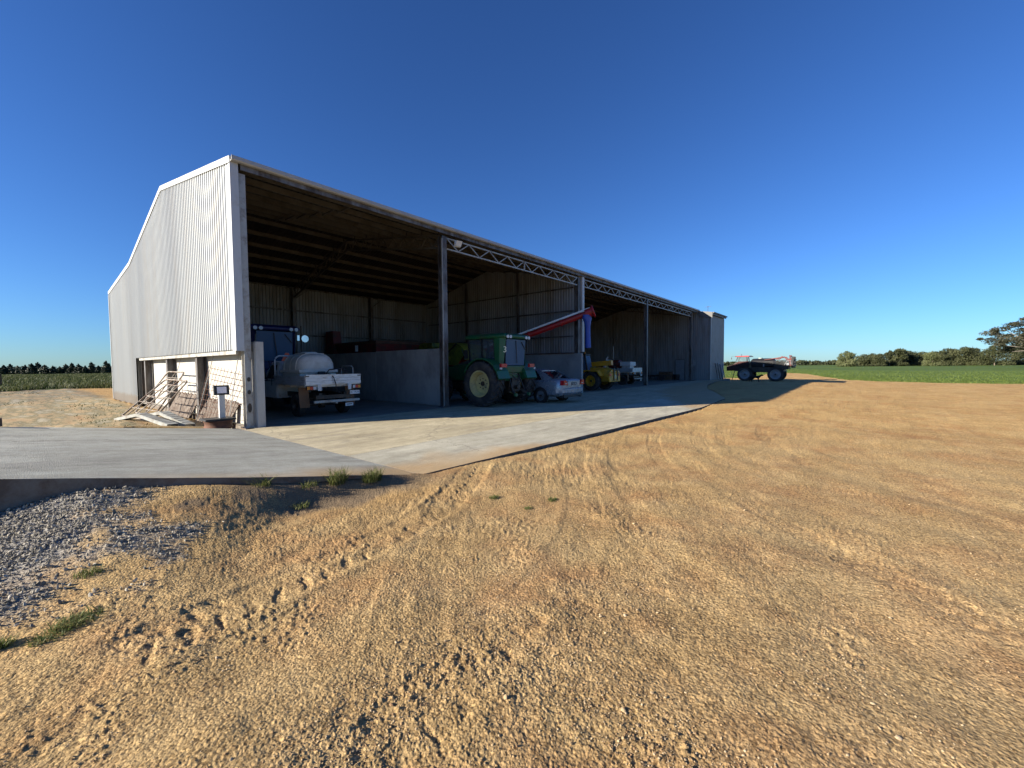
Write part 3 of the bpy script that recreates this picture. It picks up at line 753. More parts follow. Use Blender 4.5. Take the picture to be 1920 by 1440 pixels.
# flashings along the gable edge
mb = MB()
pts = [(Y0 - .05, EAVE_Z + .03), (RIDGE_Y, RIDGE_Z + .05), (BACK_Y, BACK_Z + .05), (LEAN_Y + .05, LEAN_Z + .05)]
for (ya, za), (yb, zb) in zip(pts[:-1], pts[1:]):
    q = MB(); q.hexa([(GX - .05, ya, za - .125), (GX - .035, ya, za - .125), (GX - .035, yb, zb - .125), (GX - .05, yb, zb - .125), (GX - .05, ya, za + .035), (GX - .035, ya, za + .035), (GX - .035, yb, zb + .035), (GX - .05, yb, zb + .035)])
    q.hexa([(GX - .05, ya, za + .036), (GX + .14, ya, za + .036), (GX + .14, yb, zb + .036), (GX - .05, yb, zb + .036), (GX - .05, ya, za + .046), (GX + .14, ya, za + .046), (GX + .14, yb, zb + .046), (GX - .05, yb, zb + .046)])
    W(q, 'barge_flashing', TRIM)
q = MB().box(GX - .05, GX - .038, Y0 - .07, Y0 + .16, 2.10, EAVE_Z - .12).box(GX - .05, GX + .145, Y0 - .085, Y0 - .07, 2.10, EAVE_Z - .02); W(q, 'corner_flashing', TRIM)
q = MB().box(GX - .052, GX - .038, LEAN_Y - .06, LEAN_Y + .04, -.1, LEAN_Z - .12); W(q, 'corner_flashing', TRIM)
# gutter and fascia along the front eave
q = MB()
sec = [(Y0 - .22, EAVE_Z - .02), (Y0 - .23, EAVE_Z - .12), (Y0 - .20, EAVE_Z - .15), (Y0 - .10, EAVE_Z - .15), (Y0 - .095, EAVE_Z - .145), (Y0 - .095, EAVE_Z - .02), (Y0 - .105, EAVE_Z - .02), (Y0 - .11, EAVE_Z - .13), (Y0 - .195, EAVE_Z - .135), (Y0 - .21, EAVE_Z - .02)]
q.prism([(p[0], p[1] + .07) for p in sec], 'x', GX - .04, 45.3); W(q, 'gutter', FASCIA)
q = MB().box(GX + .2, 45.4, Y0 - .09, Y0 - .05, EAVE_Z - .22, EAVE_Z - .02); W(q, 'eave_beam', STEEL)
# columns (H section)
def h_column(x, y, z0, z1, w=.2, d=.24, m=STEEL, holes=True, name='column'):
    q = MB().box(x - w / 2, x + w / 2, y, y + .014, z0, z1).box(x - w / 2, x + w / 2, y + d - .014, y + d, z0, z1).box(x - .006, x + .006, y + .015, y + d - .015, z0, z1)
    o = W(q, name, m)
    b = MB().box(x - w * .8, x + w * .8, y - .06, y + d + .06, z0, z0 + .02)
    for sx in (-1, 1): b.cyl((x + sx * w * .62, y - .03, z0 + .02), (x + sx * w * .62, y - .03, z0 + .05), .018, n=6)
    bp = b.build('base_plate', m, None); bp.data.transform(Matrix.Translation((-shed.location[0], -shed.location[1], 0))); bp.parent = o
    return o
COLX = [11.33, 21.78, 32.2, 43.5]
cA = h_column(GX + .25, Y0 + .01, 0, EAVE_Z - .28, .17, .22, STEEL_L)
for zz in (1.33, .98, .55):   # dark slots cut in the corner column flange
    q = MB(); q.cyl((GX + .25, Y0 + .002, zz), (GX + .25, Y0 - .006, zz), .042 if zz != .55 else .05, n=12)
    for i, v in enumerate(q.v): q.v[i] = (v[0], v[1], zz + (v[2] - zz) * (1.5 if zz != .55 else 2.6))
    W(q, 'bolt_slot', DARK)
for x in COLX: h_column(x, Y0 + .01, 0, EAVE_Z - .28, .24 if x != 43.5 else .16, .26, STEEL)
for x in (11.33, 16.6, 21.78, 27, 32.2, 38, 43.5): h_column(x, BACK_Y - .32, 0, BACK_Z - .1, .2, .28, STEEL)
# light coloured service strip down the face of the first column
q = MB().box(11.33 - .15, 11.33 - .125, Y0 - .02, Y0 + .03, .0, 6.7); W(q, 'conduit', STEEL_L)
q = MB().box(22.05, 22.28, Y0 - .05, Y0 - .035, 2.43, EAVE_Z - .1).box(22.05, 22.062, Y0 - .034, Y0 + .25, 2.43, EAVE_Z - .1); W(q, 'wall_end_flashing', TRIM)
# side posts of the gable wall
for py in (17.15, 21.2, 25.3):
    q = MB().box(GX + .12, GX + .132, py - .11, py + .11, 0, roof_z(py) - .3).box(GX + .35, GX + .362, py - .11, py + .11, 0, roof_z(py) - .3).box(GX + .134, GX + .348, py - .005, py + .005, 0, roof_z(py) - .3)
    W(q, 'gable_post_and_slit', STEEL)
q = MB().box(GX + .1, GX + .3, 25.9, 25.93, 0, 2.3); W(q, 'gable_post_and_slit', DARK)  # dark strip standing in for the unlit slit at the last panel
q = MB().box(GX + .04, GX + .1, Y0 + .25, 25.94, 2.02, 2.16); W(q, 'wall_rail', STEEL_L)
# precast panels of the gable wall (sunlit outside) - real gaps between them
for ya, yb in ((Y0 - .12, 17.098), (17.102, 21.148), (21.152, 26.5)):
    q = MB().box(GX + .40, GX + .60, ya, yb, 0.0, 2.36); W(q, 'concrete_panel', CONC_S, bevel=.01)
# pale strips standing in for sunlit slivers between post and panel
for k, xx in enumerate((GX + .36, GX + .385)):
    q = MB().box(xx, xx + .012, Y0 + .04, Y0 + .06, .0, 2.1 - .4 * k); W(q, 'sunlit_sliver', TRIM)
# low wall behind the first column and the concrete base of the dividing wall
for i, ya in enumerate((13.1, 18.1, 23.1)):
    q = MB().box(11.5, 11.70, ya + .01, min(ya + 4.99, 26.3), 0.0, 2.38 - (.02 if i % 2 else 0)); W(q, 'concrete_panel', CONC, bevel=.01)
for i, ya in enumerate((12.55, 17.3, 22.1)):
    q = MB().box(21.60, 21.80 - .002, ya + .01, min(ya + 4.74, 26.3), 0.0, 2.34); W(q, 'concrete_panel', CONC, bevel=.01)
q = MB().box(21.50, 21.9, Y0 + .28, 26.3, 2.345, 2.39); W(q, 'wall_cap', RUST)
# dividing wall cladding, ribs towards -X
y = Y0 + .28
while y < BACK_Y - .4:
    clad_sheet((21.66, y), (0, 1), (-1, 0), 4, lambda a: 2.40, lambda a, y=y: roof_z(y + a) - .12, m=W_CLAD_SHADE)
    clad_sheet((22.1, y), (0, 1), (1, 0), 4, lambda a: 2.40, lambda a, y=y: roof_z(y + a) - .12, m=W_CLAD_SHADE); y += SW
for zz in (3.33, 4.84, 6.2):
    W(MB().box(21.55, 21.62, Y0 + .3, BACK_Y - .4, zz, zz + .07), 'girt', STEEL)
    W(MB().box(GX + .3, 21.5, BACK_Y - .12, BACK_Y - .02, zz + .25, zz + .33), 'girt', STEEL)
for py in (17.3, 22.1): W(MB().box(21.52, 21.64, py - .07, py + .07, 2.4, roof_z(py) - .2), 'wall_post', STEEL)
# purlins
y = Y0 + .35
while y < LEAN_Y - .2:
    z = roof_z(y)
    if abs(y - RIDGE_Y) > .25 and abs(y - BACK_Y) > .25:
        for xa, xb in ((GX + .1, 11.3), (11.35, 21.7), (21.75, 32.1), (32.2, 43.4), (43.5, END_X - .1)):
            q = MB().box(xa, xb, y, y + .006, z - .19, z - .01).box(xa, xb, y + .0065, y + .07, z - .19, z - .184).box(xa, xb, y + .0065, y + .07, z - .018, z - .012)
            W(q, 'purlin', PURLIN)
    y += 1.05
for xx in (7.6, 16.5, 27.0, 37.6):      # bridging between purlins
    for k in range(6):
        ya = Y0 + .42 + 1.05 * k; W(MB().box(xx, xx + .05, ya, ya + .97, roof_z(ya) - .16, roof_z(ya) - .11), 'bridging', PURLIN)
# lattice rafters over each column line
def lattice(a, b, depth, nb, name, m, cr_=.05, parent=shed, split=True, vert=()):
    """chords from a to b (top), bottom chord depth below; zigzag web"""
    a = Vector(a); b = Vector(b); dn = Vector((0, 0, -depth)); d = (b - a)
    root = W(MB().bar(a, b, cr_, cr_), name, m)
    off = Vector(shed.location)
    def sub(nm, mb_):
        mb_.v = [(p[0] - off[0], p[1] - off[1], p[2] - off[2]) for p in mb_.v]
        o = bpy.data.objects.new(nm, mb_.mesh(nm, m)); COL.objects.link(o); o.parent = root
    sub('bottom_chord', MB().bar(a + dn, b + dn, cr_, cr_))
    ztop = Vector((0, 0, -cr_ / 2)); zb = dn + Vector((0, 0, cr_ / 2))
    for i in range(nb):
        p0 = a + d * (i / nb); p1 = a + d * ((i + .5) / nb); p2 = a + d * ((i + 1) / nb); g = d.normalized() * .05
        if split:
            sub('diagonal', MB().bar(p0 + g + ztop, p1 - g * .4 + zb, cr_ * .7, cr_ * .7)); sub('diagonal', MB().bar(p1 + g * .4 + zb, p2 - g + ztop, cr_ * .7, cr_ * .7))
    if not split:
        mb_ = MB()
        for i in range(nb):
            p0 = a + d * (i / nb); p1 = a + d * ((i + .5) / nb); p2 = a + d * ((i + 1) / nb)
            mb_.bar(p0, p1 + dn, cr_ * .6, cr_ * .6).bar(p1 + dn, p2, cr_ * .6, cr_ * .6)
        sub('lattice_web', mb_)
    for t in vert: sub('mid_post', MB().bar(a + d * t, a + d * t + dn, cr_, cr_))
    return root
for x in (11.33, 21.95, 32.2, 43.5):
    lattice((x, Y0 + .3, EAVE_Z - .22), (x, RIDGE_Y, RIDGE_Z - .26), .48, 9, 'rafter_truss', PURLIN, .07, split=False)
    lattice((x, RIDGE_Y + .02, RIDGE_Z - .26), (x, BACK_Y - .35, BACK_Z - .22), .48, 9, 'rafter_truss', PURLIN, .07, split=False)
for xa, xb in ((11.48, 21.62), (22.34, 32.05), (32.36, 43.38)):
    lattice((xa, Y0 + .06, EAVE_Z - .33), (xb, Y0 + .06, EAVE_Z - .33), .42, 8, 'front_girder', STEEL_L, .055, vert=(.502,))
# knee braces seen against the back wall
for x in (11.33, 16.6): 
    W(MB().bar((x + .12, BACK_Y - .2, BACK_Z - .75), (x + .9, BACK_Y - .2, BACK_Z - .15), .05, .05), 'knee_brace', STEEL)
# floodlight at the head of the first column
fl = W(MB().bar((11.52, Y0 - .02, 6.77), (11.62, Y0 - .28, 6.62), .04, .03), 'flood_light', STEEL_L)
for nm, mb_, m in (('lamp_housing', MB().hexa([(11.60, Y0 - .34, 6.42), (11.90, Y0 - .34, 6.44), (11.90, Y0 - .26, 6.42), (11.60, Y0 - .26, 6.40), (11.60, Y0 - .44, 6.62), (11.90, Y0 - .44, 6.64), (11.90, Y0 - .30, 6.66), (11.60, Y0 - .30, 6.64)]), WHITE),
                   ('lamp_cable', MB().tube([(11.9, Y0 - .3, 6.62), (12.1, Y0 - .2, 6.75), (12.25, Y0 - .1, 6.7), (12.2, Y0 - .05, 6.55)], .012), BLACK)):
    mb_.v = [(p[0] - shed.location[0], p[1] - shed.location[1], p[2]) for p in mb_.v]
    o = bpy.data.objects.new(nm, mb_.mesh(nm, m)); COL.objects.link(o); o.parent = fl
# a hanging lamp in the third bay
W(MB().cyl((27.2, 16.8, 6.2), (27.2, 16.8, 7.7), .01, n=6).lathe([(0, .04), (-.05, .12), (-.22, .22), (-.24, .22), (-.06, .11)], (27.2, 16.8, 6.25), 'z', 16), 'hanging_lamp', STEEL_L)

# --- enclosed store at the far end, standing forward of the open bays
PX, PY = 45.7, 11.6
STORE_TRIM = mat('dull_grey_flashing', (.13, .13, .125), .6, .1, .08, 2)
y = PY + .02
k = 0
while y < 26.0:
    clad_sheet((PX, y), (0, 1), (-1, 0), 4, lambda a: (2.15 if 0 else 0.0), lambda a, y=y: roof_z(min(BACK_Y, y + a)) - .2, m=W_CLAD_SHADE)
    y += SW
q = MB().box(PX + .002, END_X, PY, PY + .03, -.05, roof_z(PY) - .3); W(q, 'front_door_panel', mat('smooth_grey_steel', (.23, .235, .23), .6, .1, .05, .7, (.17, .165, .15), .3, .8))
W(MB().box(PX - .05, PX + .08, PY - .02, PY - .003, -.05, roof_z(PY) - .3), 'corner_flashing', TRIM)
W(MB().box(END_X - .1, END_X + .06, PY - .02, PY - .003, -.5, roof_z(PY) - .3), 'corner_flashing', TRIM)
# its little roof, verge and deep fascia
x = PX - .05
while x < END_X:
    P = MB(); pr = rib_profile(4, .19, .029)
    P.add([c for a, d in pr for c in ((x + a, PY - .12, roof_z(PY) + d - .09), (x + a, Y0 - .08, roof_z(Y0) + d - .07))], [(2 * i, 2 * i + 2, 2 * i + 3, 2 * i + 1) for i in range(len(pr) - 1)])
    W(P, 'roof_sheet', STORE_TRIM); x += SW
W(MB().hexa([(PX - .16, PY - .16, roof_z(PY) - .62), (PX - .13, PY - .16, roof_z(PY) - .62), (PX - .13, Y0 - .1, roof_z(Y0) - .64), (PX - .16, Y0 - .1, roof_z(Y0) - .64), (PX - .16, PY - .16, roof_z(PY) - .02), (PX - .13, PY - .16, roof_z(PY) - .02), (PX - .13, Y0 - .1, roof_z(Y0) - .04), (PX - .16, Y0 - .1, roof_z(Y0) - .04)]), 'verge_flashing', STORE_TRIM)
W(MB().box(PX - .128, END_X + .1, PY - .2, PY - .16, roof_z(PY) - .30, roof_z(PY) - .04), 'store_fascia', STORE_TRIM)
W(MB().box(PX - .1, END_X + .2, PY - .3, PY - .202, roof_z(PY) - .13, roof_z(PY) - .01), 'store_gutter', STORE_TRIM)
# aerial on the roof edge
W(MB().cyl((47.6, 12.4, 7.0), (47.6, 12.4, 7.75), .02, n=6).bar((47.2, 12.4, 7.62), (48.1, 12.4, 7.75), .03, .03).bar((47.35, 12.2, 7.64), (47.35, 12.6, 7.64), .02, .02).bar((47.9, 12.15, 7.72), (47.9, 12.65, 7.72), .02, .02), 'roof_aerial', DARK)
# personnel door in the side wall, ajar
dr = W(MB().box(PX - .06, PX - .034, 14.15, 15.05, .02, 2.08), 'side_door', mat('grey_door', (.25, .26, .27), .5, .1))
for nm, mb_, m in (('door_frame', MB().box(PX - .07, PX - .031, 14.09, 14.145, 0, 2.14).box(PX - .07, PX - .031, 15.055, 15.11, 0, 2.14).box(PX - .07, PX - .031, 14.146, 15.054, 2.085, 2.14), STEEL), ('handle', MB().bar((PX - .1, 14.25, 1.05), (PX - .1, 14.4, 1.05), .02, .02).box(PX - .1, PX - .061, 14.24, 14.26, 1.04, 1.06), ALU)):
    mb_.v = [(p[0] - shed.location[0], p[1] - shed.location[1], p[2]) for p in mb_.v]
    o = bpy.data.objects.new(nm, mb_.mesh(nm, m)); COL.objects.link(o); o.parent = dr

# ================================================================== VEHICLE PARTS
def make_wheel(root, c, R, W_, rim_r, rim_m, side=-1, lugs=0, dish=.12, bolts=8, lug_h=.045, name='wheel', n=40):
    """c centre; side = direction the outer face looks along x"""
    cx_, cy_, cz_ = c; h = W_ / 2
    rim = MB()
    s = side
    prof = [(-s * h * .8, rim_r * .97), (s * h * .80, rim_r * .97), (s * h * .86, rim_r * 1.03), (s * h * .92, rim_r * 1.03), (s * h * .90, rim_r * .93), (s * (h * .62), rim_r * .88),
            (s * (h * .5), rim_r * .80), (s * (h * .62 - dish), rim_r * .76), (s * (h * .62 - dish), rim_r * .32), (s * (h * .70 - dish), rim_r * .28), (s * (h * .70 - dish), .002), (-s * h * .3, .002), (-s * h * .3, rim_r * .85), (-s * h * .8, rim_r * .85)]
    rim.lathe(prof, c, 'x', n); rm = rim.build(name, rim_m, root, smooth=True)
    xo = cx_ + s * (h * .62 - dish)
    b = MB()
    for i in range(bolts):
        t = 2 * pi * i / bolts; yy = cy_ + rim_r * .40 * cos(t); zz = cz_ + rim_r * .40 * sin(t)
        b.cyl((xo, yy, zz), (xo + s * .03, yy, zz), max(.012, rim_r * .045), n=6)
    b.cyl((xo, cy_, cz_), (xo + s * (.05 + .02 * R), cy_, cz_), rim_r * .2, rim_r * .16, n=16)
    b.build('hub', DARK, rm)
    t_ = MB(); Rr = R - (lug_h if lugs else 0)
    pr = [(-h * .82, rim_r), (-h * .98, rim_r + (Rr - rim_r) * .3), (-h, rim_r + (Rr - rim_r) * .6), (-h * .94, Rr - .05 * R), (-h * .80, Rr), (-h * .4, Rr + .006), (0, Rr + .008), (h * .4, Rr + .006), (h * .8, Rr), (h * .94, Rr - .05 * R), (h, rim_r + (Rr - rim_r) * .6), (h * .98, rim_r + (Rr - rim_r) * .3), (h * .82, rim_r)]
    t_.lathe(pr, c, 'x', n)
    ty = t_.build('tyre', TYRE, rm, smooth=True)
    if lugs:
        L = MB()
        for i in range(lugs):
            for sgn in (-1, 1):
                t0 = 2 * pi * (i + (0 if sgn < 0 else .5)) / lugs; segs = 4; prev = None
                for k in range(segs + 1):
                    f = k / segs; xx = sgn * (-.03 * R + f * (h * 1.0 + .03 * R)); th = t0 + f * .36; w = .020 * R + .012 * R * f
                    drop = .0 if f < .9 else .06 * R
                    ro = R - drop * .5; ri = R - lug_h - .02 - drop
                    def P(r, dt): return (cx_ + xx, cy_ + r * cos(th + dt), cz_ + r * sin(th + dt))
                    cur = [P(ri, -w / R), P(ri, w / R), P(ro, w * .7 / R), P(ro, -w * .7 / R)]
                    if prev: L.loft([prev, cur], caps=True)
                    prev = cur
        L.build('tread_lug', TYRE, rm)['kind'] = 'stuff'
    else:
        L = MB()
        for g in (-.45, 0, .45): L.lathe([(g * h - .012, R + .0), (g * h + .012, R + .0), (g * h + .012, R + .012), (g * h - .012, R + .012)], c, 'x', n)
    return rm
def text_mesh(s, size, name, m, parent, loc, rot, ext=.002):
    cu_ = bpy.data.curves.new(name, 'FONT'); cu_.body = s; cu_.size = size; cu_.extrude = ext; cu_.align_x = 'CENTER'; cu_.align_y = 'CENTER'
    t = bpy.data.objects.new(name, cu_); me = bpy.data.meshes.new_from_object(t); me.name = name; me.materials.clear(); me.materials.append(m)
    bpy.data.objects.remove(t); o = bpy.data.objects.new(name, me); COL.objects.link(o); o.parent = parent; o.location = loc; o.rotation_euler = rot; return o

# ------------------------------------------------------------------ tray-back ute with spray tank
def make_ute(loc, rz=0, tank=True, label='', group=None, name='tray_ute'):
    r = empty(name, loc, rz, label, 'ute', group)
    # local: tail at y=0, heading +y, x centred, z up
    TW = .95; TL = 2.4; TZ = 1.10
    tf = MB().box(-TW, TW, .03, TL, TZ - .05, TZ); [tf.box(-TW + .05, TW - .05, yy, yy + .05, TZ - .11, TZ - .0505) for yy in (.2, .7, 1.2, 1.7, 2.2)]
    tf.build('tray_floor', ALU, r)
    def board(p0, p1, z0, z1, nm, t=.03):
        q = MB(); a = Vector(p0); b = Vector(p1)
        for k in range(3):
            za = z0 + (z1 - z0) * k / 3 + .004; zb = z0 + (z1 - z0) * (k + 1) / 3 - .004; tt = t if k != 1 else t * .6
            q.bar(a + Vector((0, 0, (za + zb) / 2)), b + Vector((0, 0, (za + zb) / 2)), tt, zb - za)
        q.bar(a + Vector((0, 0, z1)), b + Vector((0, 0, z1)), t * 1.5, .03).bar(a + Vector((0, 0, z0)), b + Vector((0, 0, z0)), t * 1.5, .03)
        return q.build(nm, ALU, r)
    tb = board((-TW, 0, 0), (TW, 0, 0), TZ + .0, TZ + .29, 'tailboard', .035)
    MB().box(-TW + .0, -TW + .10, -.035, -.02, TZ + .24, TZ + .27).box(TW - .12, TW, -.035, -.02, TZ + .24, TZ + .27).build('latch', BLACK, tb)
    board((-TW, .03, 0), (-TW, TL, 0), TZ, TZ + .25, 'side_board'); board((TW, .03, 0), (TW, TL, 0), TZ, TZ + .25, 'side_board')
    for sx in (-1, 1):
        MB().prism([(sx * .52 - .07, TZ - .02), (sx * .52 + .07, TZ - .02), (sx * .52 + .05, TZ - .22), (sx * .52 - .05, TZ - .22)], 'y', -.045, -.03).build('hinge_bracket', WHITE, r)
        tl = MB().box(sx * .78 - .15, sx * .78 + .15, -.03, .03, TZ - .19, TZ - .06).build('tail_light', BLACK, r)
        for i, m in enumerate((LAMB, LRED, LWHT)):
            j = i if sx < 0 else 2 - i
            xc = sx * .78 - .1 + .1 * j
            MB().box(xc - .045, xc + .045, -.04, -.0305, TZ - .175, TZ - .075).build('lens', m, tl)
    # headboard rack
    hb = MB(); pts = [(-TW + .03, TL, TZ)]
    for i in range(7):
        a = pi / 2 * i / 6; pts.append((-TW + .03 + .18 * (1 - cos(a)), TL, TZ + .78 + .18 * sin(a)))
    for i in range(7):
        a = pi / 2 * (1 - i / 6); pts.append((TW - .03 - .18 * (1 - cos(a)), TL, TZ + .78 + .18 * sin(a)))
    pts.append((TW - .03, TL, TZ)); hb.tube(pts, .028)
    for zz in (.2, .42, .76): hb.tube([(-TW + .04, TL, TZ + zz), (TW - .04, TL, TZ + zz)], .015, 6)
    for xx in (-.45, .45): hb.tube([(xx, TL, TZ + .96), (xx, TL, TZ)], .02, 6)
    hb.build('headboard_rack', WHITE, r, smooth=True)
    # side gate loop at right rear
    MB().tube([(TW - .05, 1.2, TZ + .25), (TW - .05, 1.2, TZ + .52), (TW - .05, 1.1, TZ + .58), (TW - .05, .5, TZ + .58), (TW - .05, .4, TZ + .52), (TW - .05, .4, TZ + .25)], .018).build('side_rail', STEEL_L, r)
    # chassis, axle, exhaust, tow bar
    ch = MB().box(-.48, -.38, .1, 4.9, .62, .78).box(.38, .48, .1, 4.9, .62, .78).cyl((-.8, .95, .37), (.8, .95, .37), .06, n=10)
    ch.lathe([(-.12, .02), (-.08, .14), (.08, .14), (.12, .02)], (0, .95, .37), 'x', 14).box(-.6, .6, .05, .12, .6, .72).bar((.42, .3, .6), (.42, 1.9, .42), .06, .03).bar((-.42, .3, .6), (-.42, 1.9, .42), .06, .03)
    ch.box(-.36, .36, 1.3, 2.3, .45, .7); ch.build('chassis', DARK, r)
    MB().bar((-.72, -.04, .52), (.86, -.04, .52), .07, .08).bar((0, -.14, .46), (0, .2, .46), .06, .05).build('tow_bar', STEEL_L, r, bevel=.005)
    MB().tube([(.55, 1.2, .40), (.62, .5, .36), (.63, .02, .34)], .03).build('exhaust', RUST, r)
    pl = MB().box(.52, .88, -.052, -.045, TZ - .38, TZ - .26).build('number_plate', PLATE, r)
    text_mesh('1K 17CW', .085, 'plate_text', INK, pl, (.70, -.0535, TZ - .32), (pi / 2, 0, 0))
    p2 = MB().box(.30, .58, -.135, -.128, .33, .43).build('trailer_socket_plate', PLATE, r); MB().box(.34, .54, -.139, -.1355, .37, .40).build('plate_slot', INK, p2)
    for sx in (-1, 1):
        MB().hexa([(sx * .80 - .16, .42, .32), (sx * .80 + .16, .42, .32), (sx * .80 + .16, .435, .32), (sx * .80 - .16, .435, .32), (sx * .80 - .20, .42, TZ - .12), (sx * .80 + .12, .42, TZ - .12), (sx * .80 + .12, .435, TZ - .12), (sx * .80 - .20, .435, TZ - .12)]).build('mud_flap', BROWNF, r)
        make_wheel(r, (sx * .78, .95, .38), .38, .24, .20, WHITE if 0 else DARK, sx, 0, .05, 6)
        make_wheel(r, (sx * .76, 3.95, .38), .38, .22, .20, DARK, sx, 0, .05, 6)
        # guard arch over the wheel
    # cab and bonnet: loft of cross sections along y
    def sec(y, hw, zt, zb=.55): return [(-hw, y, zb), (-hw * 1.0, y, zb + (zt - zb) * .55), (-hw * .96, y, zt - .06), (-hw * .86, y, zt), (hw * .86, y, zt), (hw * .96, y, zt - .06), (hw, y, zb + (zt - zb) * .55), (hw, y, zb)]
    MB().loft([sec(2.52, .80, 1.16), sec(2.56, .84, 1.18), sec(3.6, .85, 1.16), sec(4.2, .85, 1.12), sec(4.75, .80, 1.02), sec(4.9, .74, .88)]).build('body', WHITE, r, smooth=True, bevel=.01)
    def gs(y, hw0, hw1, z0, z1): return [(-hw0, y, z0), (-hw1, y, z1), (hw1, y, z1), (hw0, y, z0)]
    cab = MB().loft([gs(2.54, .80, .70, 1.181, 1.80), gs(2.58, .80, .70, 1.181, 1.84), gs(3.25, .80, .68, 1.181, 1.84), gs(3.95, .80, .76, 1.181, 1.20)])
    cb = cab.build('cab', WHITE, r, bevel=.03)
    MB().box(-.60, .60, 2.525, 2.537, 1.30, 1.70).build('rear_window', GLASSD, cb)
    for sx in (-1, 1):
        MB().hexa([(sx * .792, 2.72, 1.24), (sx * .80, 2.72, 1.24), (sx * .80, 3.55, 1.24), (sx * .792, 3.55, 1.24), (sx * .712, 2.72, 1.74), (sx * .72, 2.72, 1.74), (sx * .72, 3.22, 1.74), (sx * .712, 3.22, 1.74)]).build('side_window', GLASSD, cb)
        MB().box(sx * .92 - .06, sx * .92 + .06, 3.35, 3.40, 1.22, 1.42).bar((sx * .82, 3.37, 1.2), (sx * .9, 3.37, 1.3), .02, .02).build('door_mirror', BLACK, r)
    MB().bar((-.84, 2.5, 1.05), (-.90, 2.5, 1.05), .02, .02).tube([(-.80, 3.3, 1.9), (-.83, 3.0, 1.55), (-.86, 2.9, 1.0)], .012).build('aerial', BLACK, r)
    if tank:
        # oval poly tank lying along the tray with bands and lid
        def tsec(y, sc, sz=1.0):
            P = []
            for i in range(24):
                a = 2 * pi * i / 24; cx_ = abs(cos(a)) ** .75 * (1 if cos(a) >= 0 else -1); sz_ = abs(sin(a)) ** .8 * (1 if sin(a) >= 0 else -1)
                P.append((-.18 + .64 * sc * cx_, y, TZ + .52 + .50 * sc * sz * sz_ * (1 if sz_ > 0 else .9)))
            return P
        tk = MB().loft([tsec(.72, .55), tsec(.76, .80), tsec(.84, .93), tsec(.98, 1.0), tsec(1.1, 1.0), tsec(1.5, 1.0), tsec(1.9, 1.0), tsec(2.05, .96), tsec(2.14, .8), tsec(2.18, .55)]).build('water_tank', TANKW, r, smooth=True)
        for yy in (1.0, 1.45, 1.9):
            MB().loft([[(p[0], yy + d, p[2]) for p in tsec(yy, 1.025)] for d in (-.03, .03)]).build('tank_rib', TANKW, tk, smooth=True)
        MB().hexa([(-.84, .68, TZ + .36), (.50, .68, TZ + .36), (.50, 2.2, TZ + .36), (-.84, 2.2, TZ + .36), (-.84, .68, TZ + .46), (.50, .68, TZ + .46), (.50, 2.2, TZ + .46), (-.84, 2.2, TZ + .46)]).build('tank_shoulder', TANKW, tk, bevel=.02)
        MB().box(-.80, .46, .74, 2.12, TZ + .005, TZ + .355).build('tank_base', TANKW, tk, bevel=.03)
        MB().lathe([(0, .001), (0, .30), (.05, .30), (.06, .26), (.09, .25), (.10, .001)], (-.2, 1.35, TZ + .985), 'z', 24, closed=False).build('tank_lid', TANKW, tk, smooth=True)
        MB().box(-.50, .15, .975, 1.8, TZ + 1.0, TZ + 1.03).build('tank_top_plate', TANKW, tk, bevel=.01)
        pm = MB().box(-.10, .42, .36, .62, TZ + .02, TZ + .30).build('pump_unit', GREYP, r, bevel=.02)
        for i in range(3): MB().box(-.04 + i * .14, .06 + i * .14, .352, .359, TZ + .12 + .02 * (i % 2), TZ + .24).build('sign_patch', PLATE, pm)
        MB().tube([(-.02, .5, TZ + .3), (-.04, .42, TZ + .36), (.02, .36, TZ + .46), (.5, .36, TZ + .50), (.62, .38, TZ + .44), (.62, .42, TZ + .02)], .02).build('pump_frame', BLACK, r)
        MB().cyl((-.32, .45, TZ + .33), (-.1, .45, TZ + .33), .07, n=12).tube([(-.3, .45, TZ + .33), (-.6, .6, TZ + .26), (-.85, .7, TZ + .2)], .016).build('hose_reel', BLACK, r)
        MB().tube([(-.12, .42, TZ + .36), (-.10, .1, TZ + .32), (-.06, -.06, TZ + .22), (-.0, -.075, TZ + .02), (.03, -.07, TZ - .15), (.12, -.0, TZ - .3), (.3, .1, TZ - .35)], .018).build('hose', BLACK, r)
    return r
make_ute((7.0, 13.5, 0), 0, True, 'white tray-back ute with pale water tank parked in the first bay')

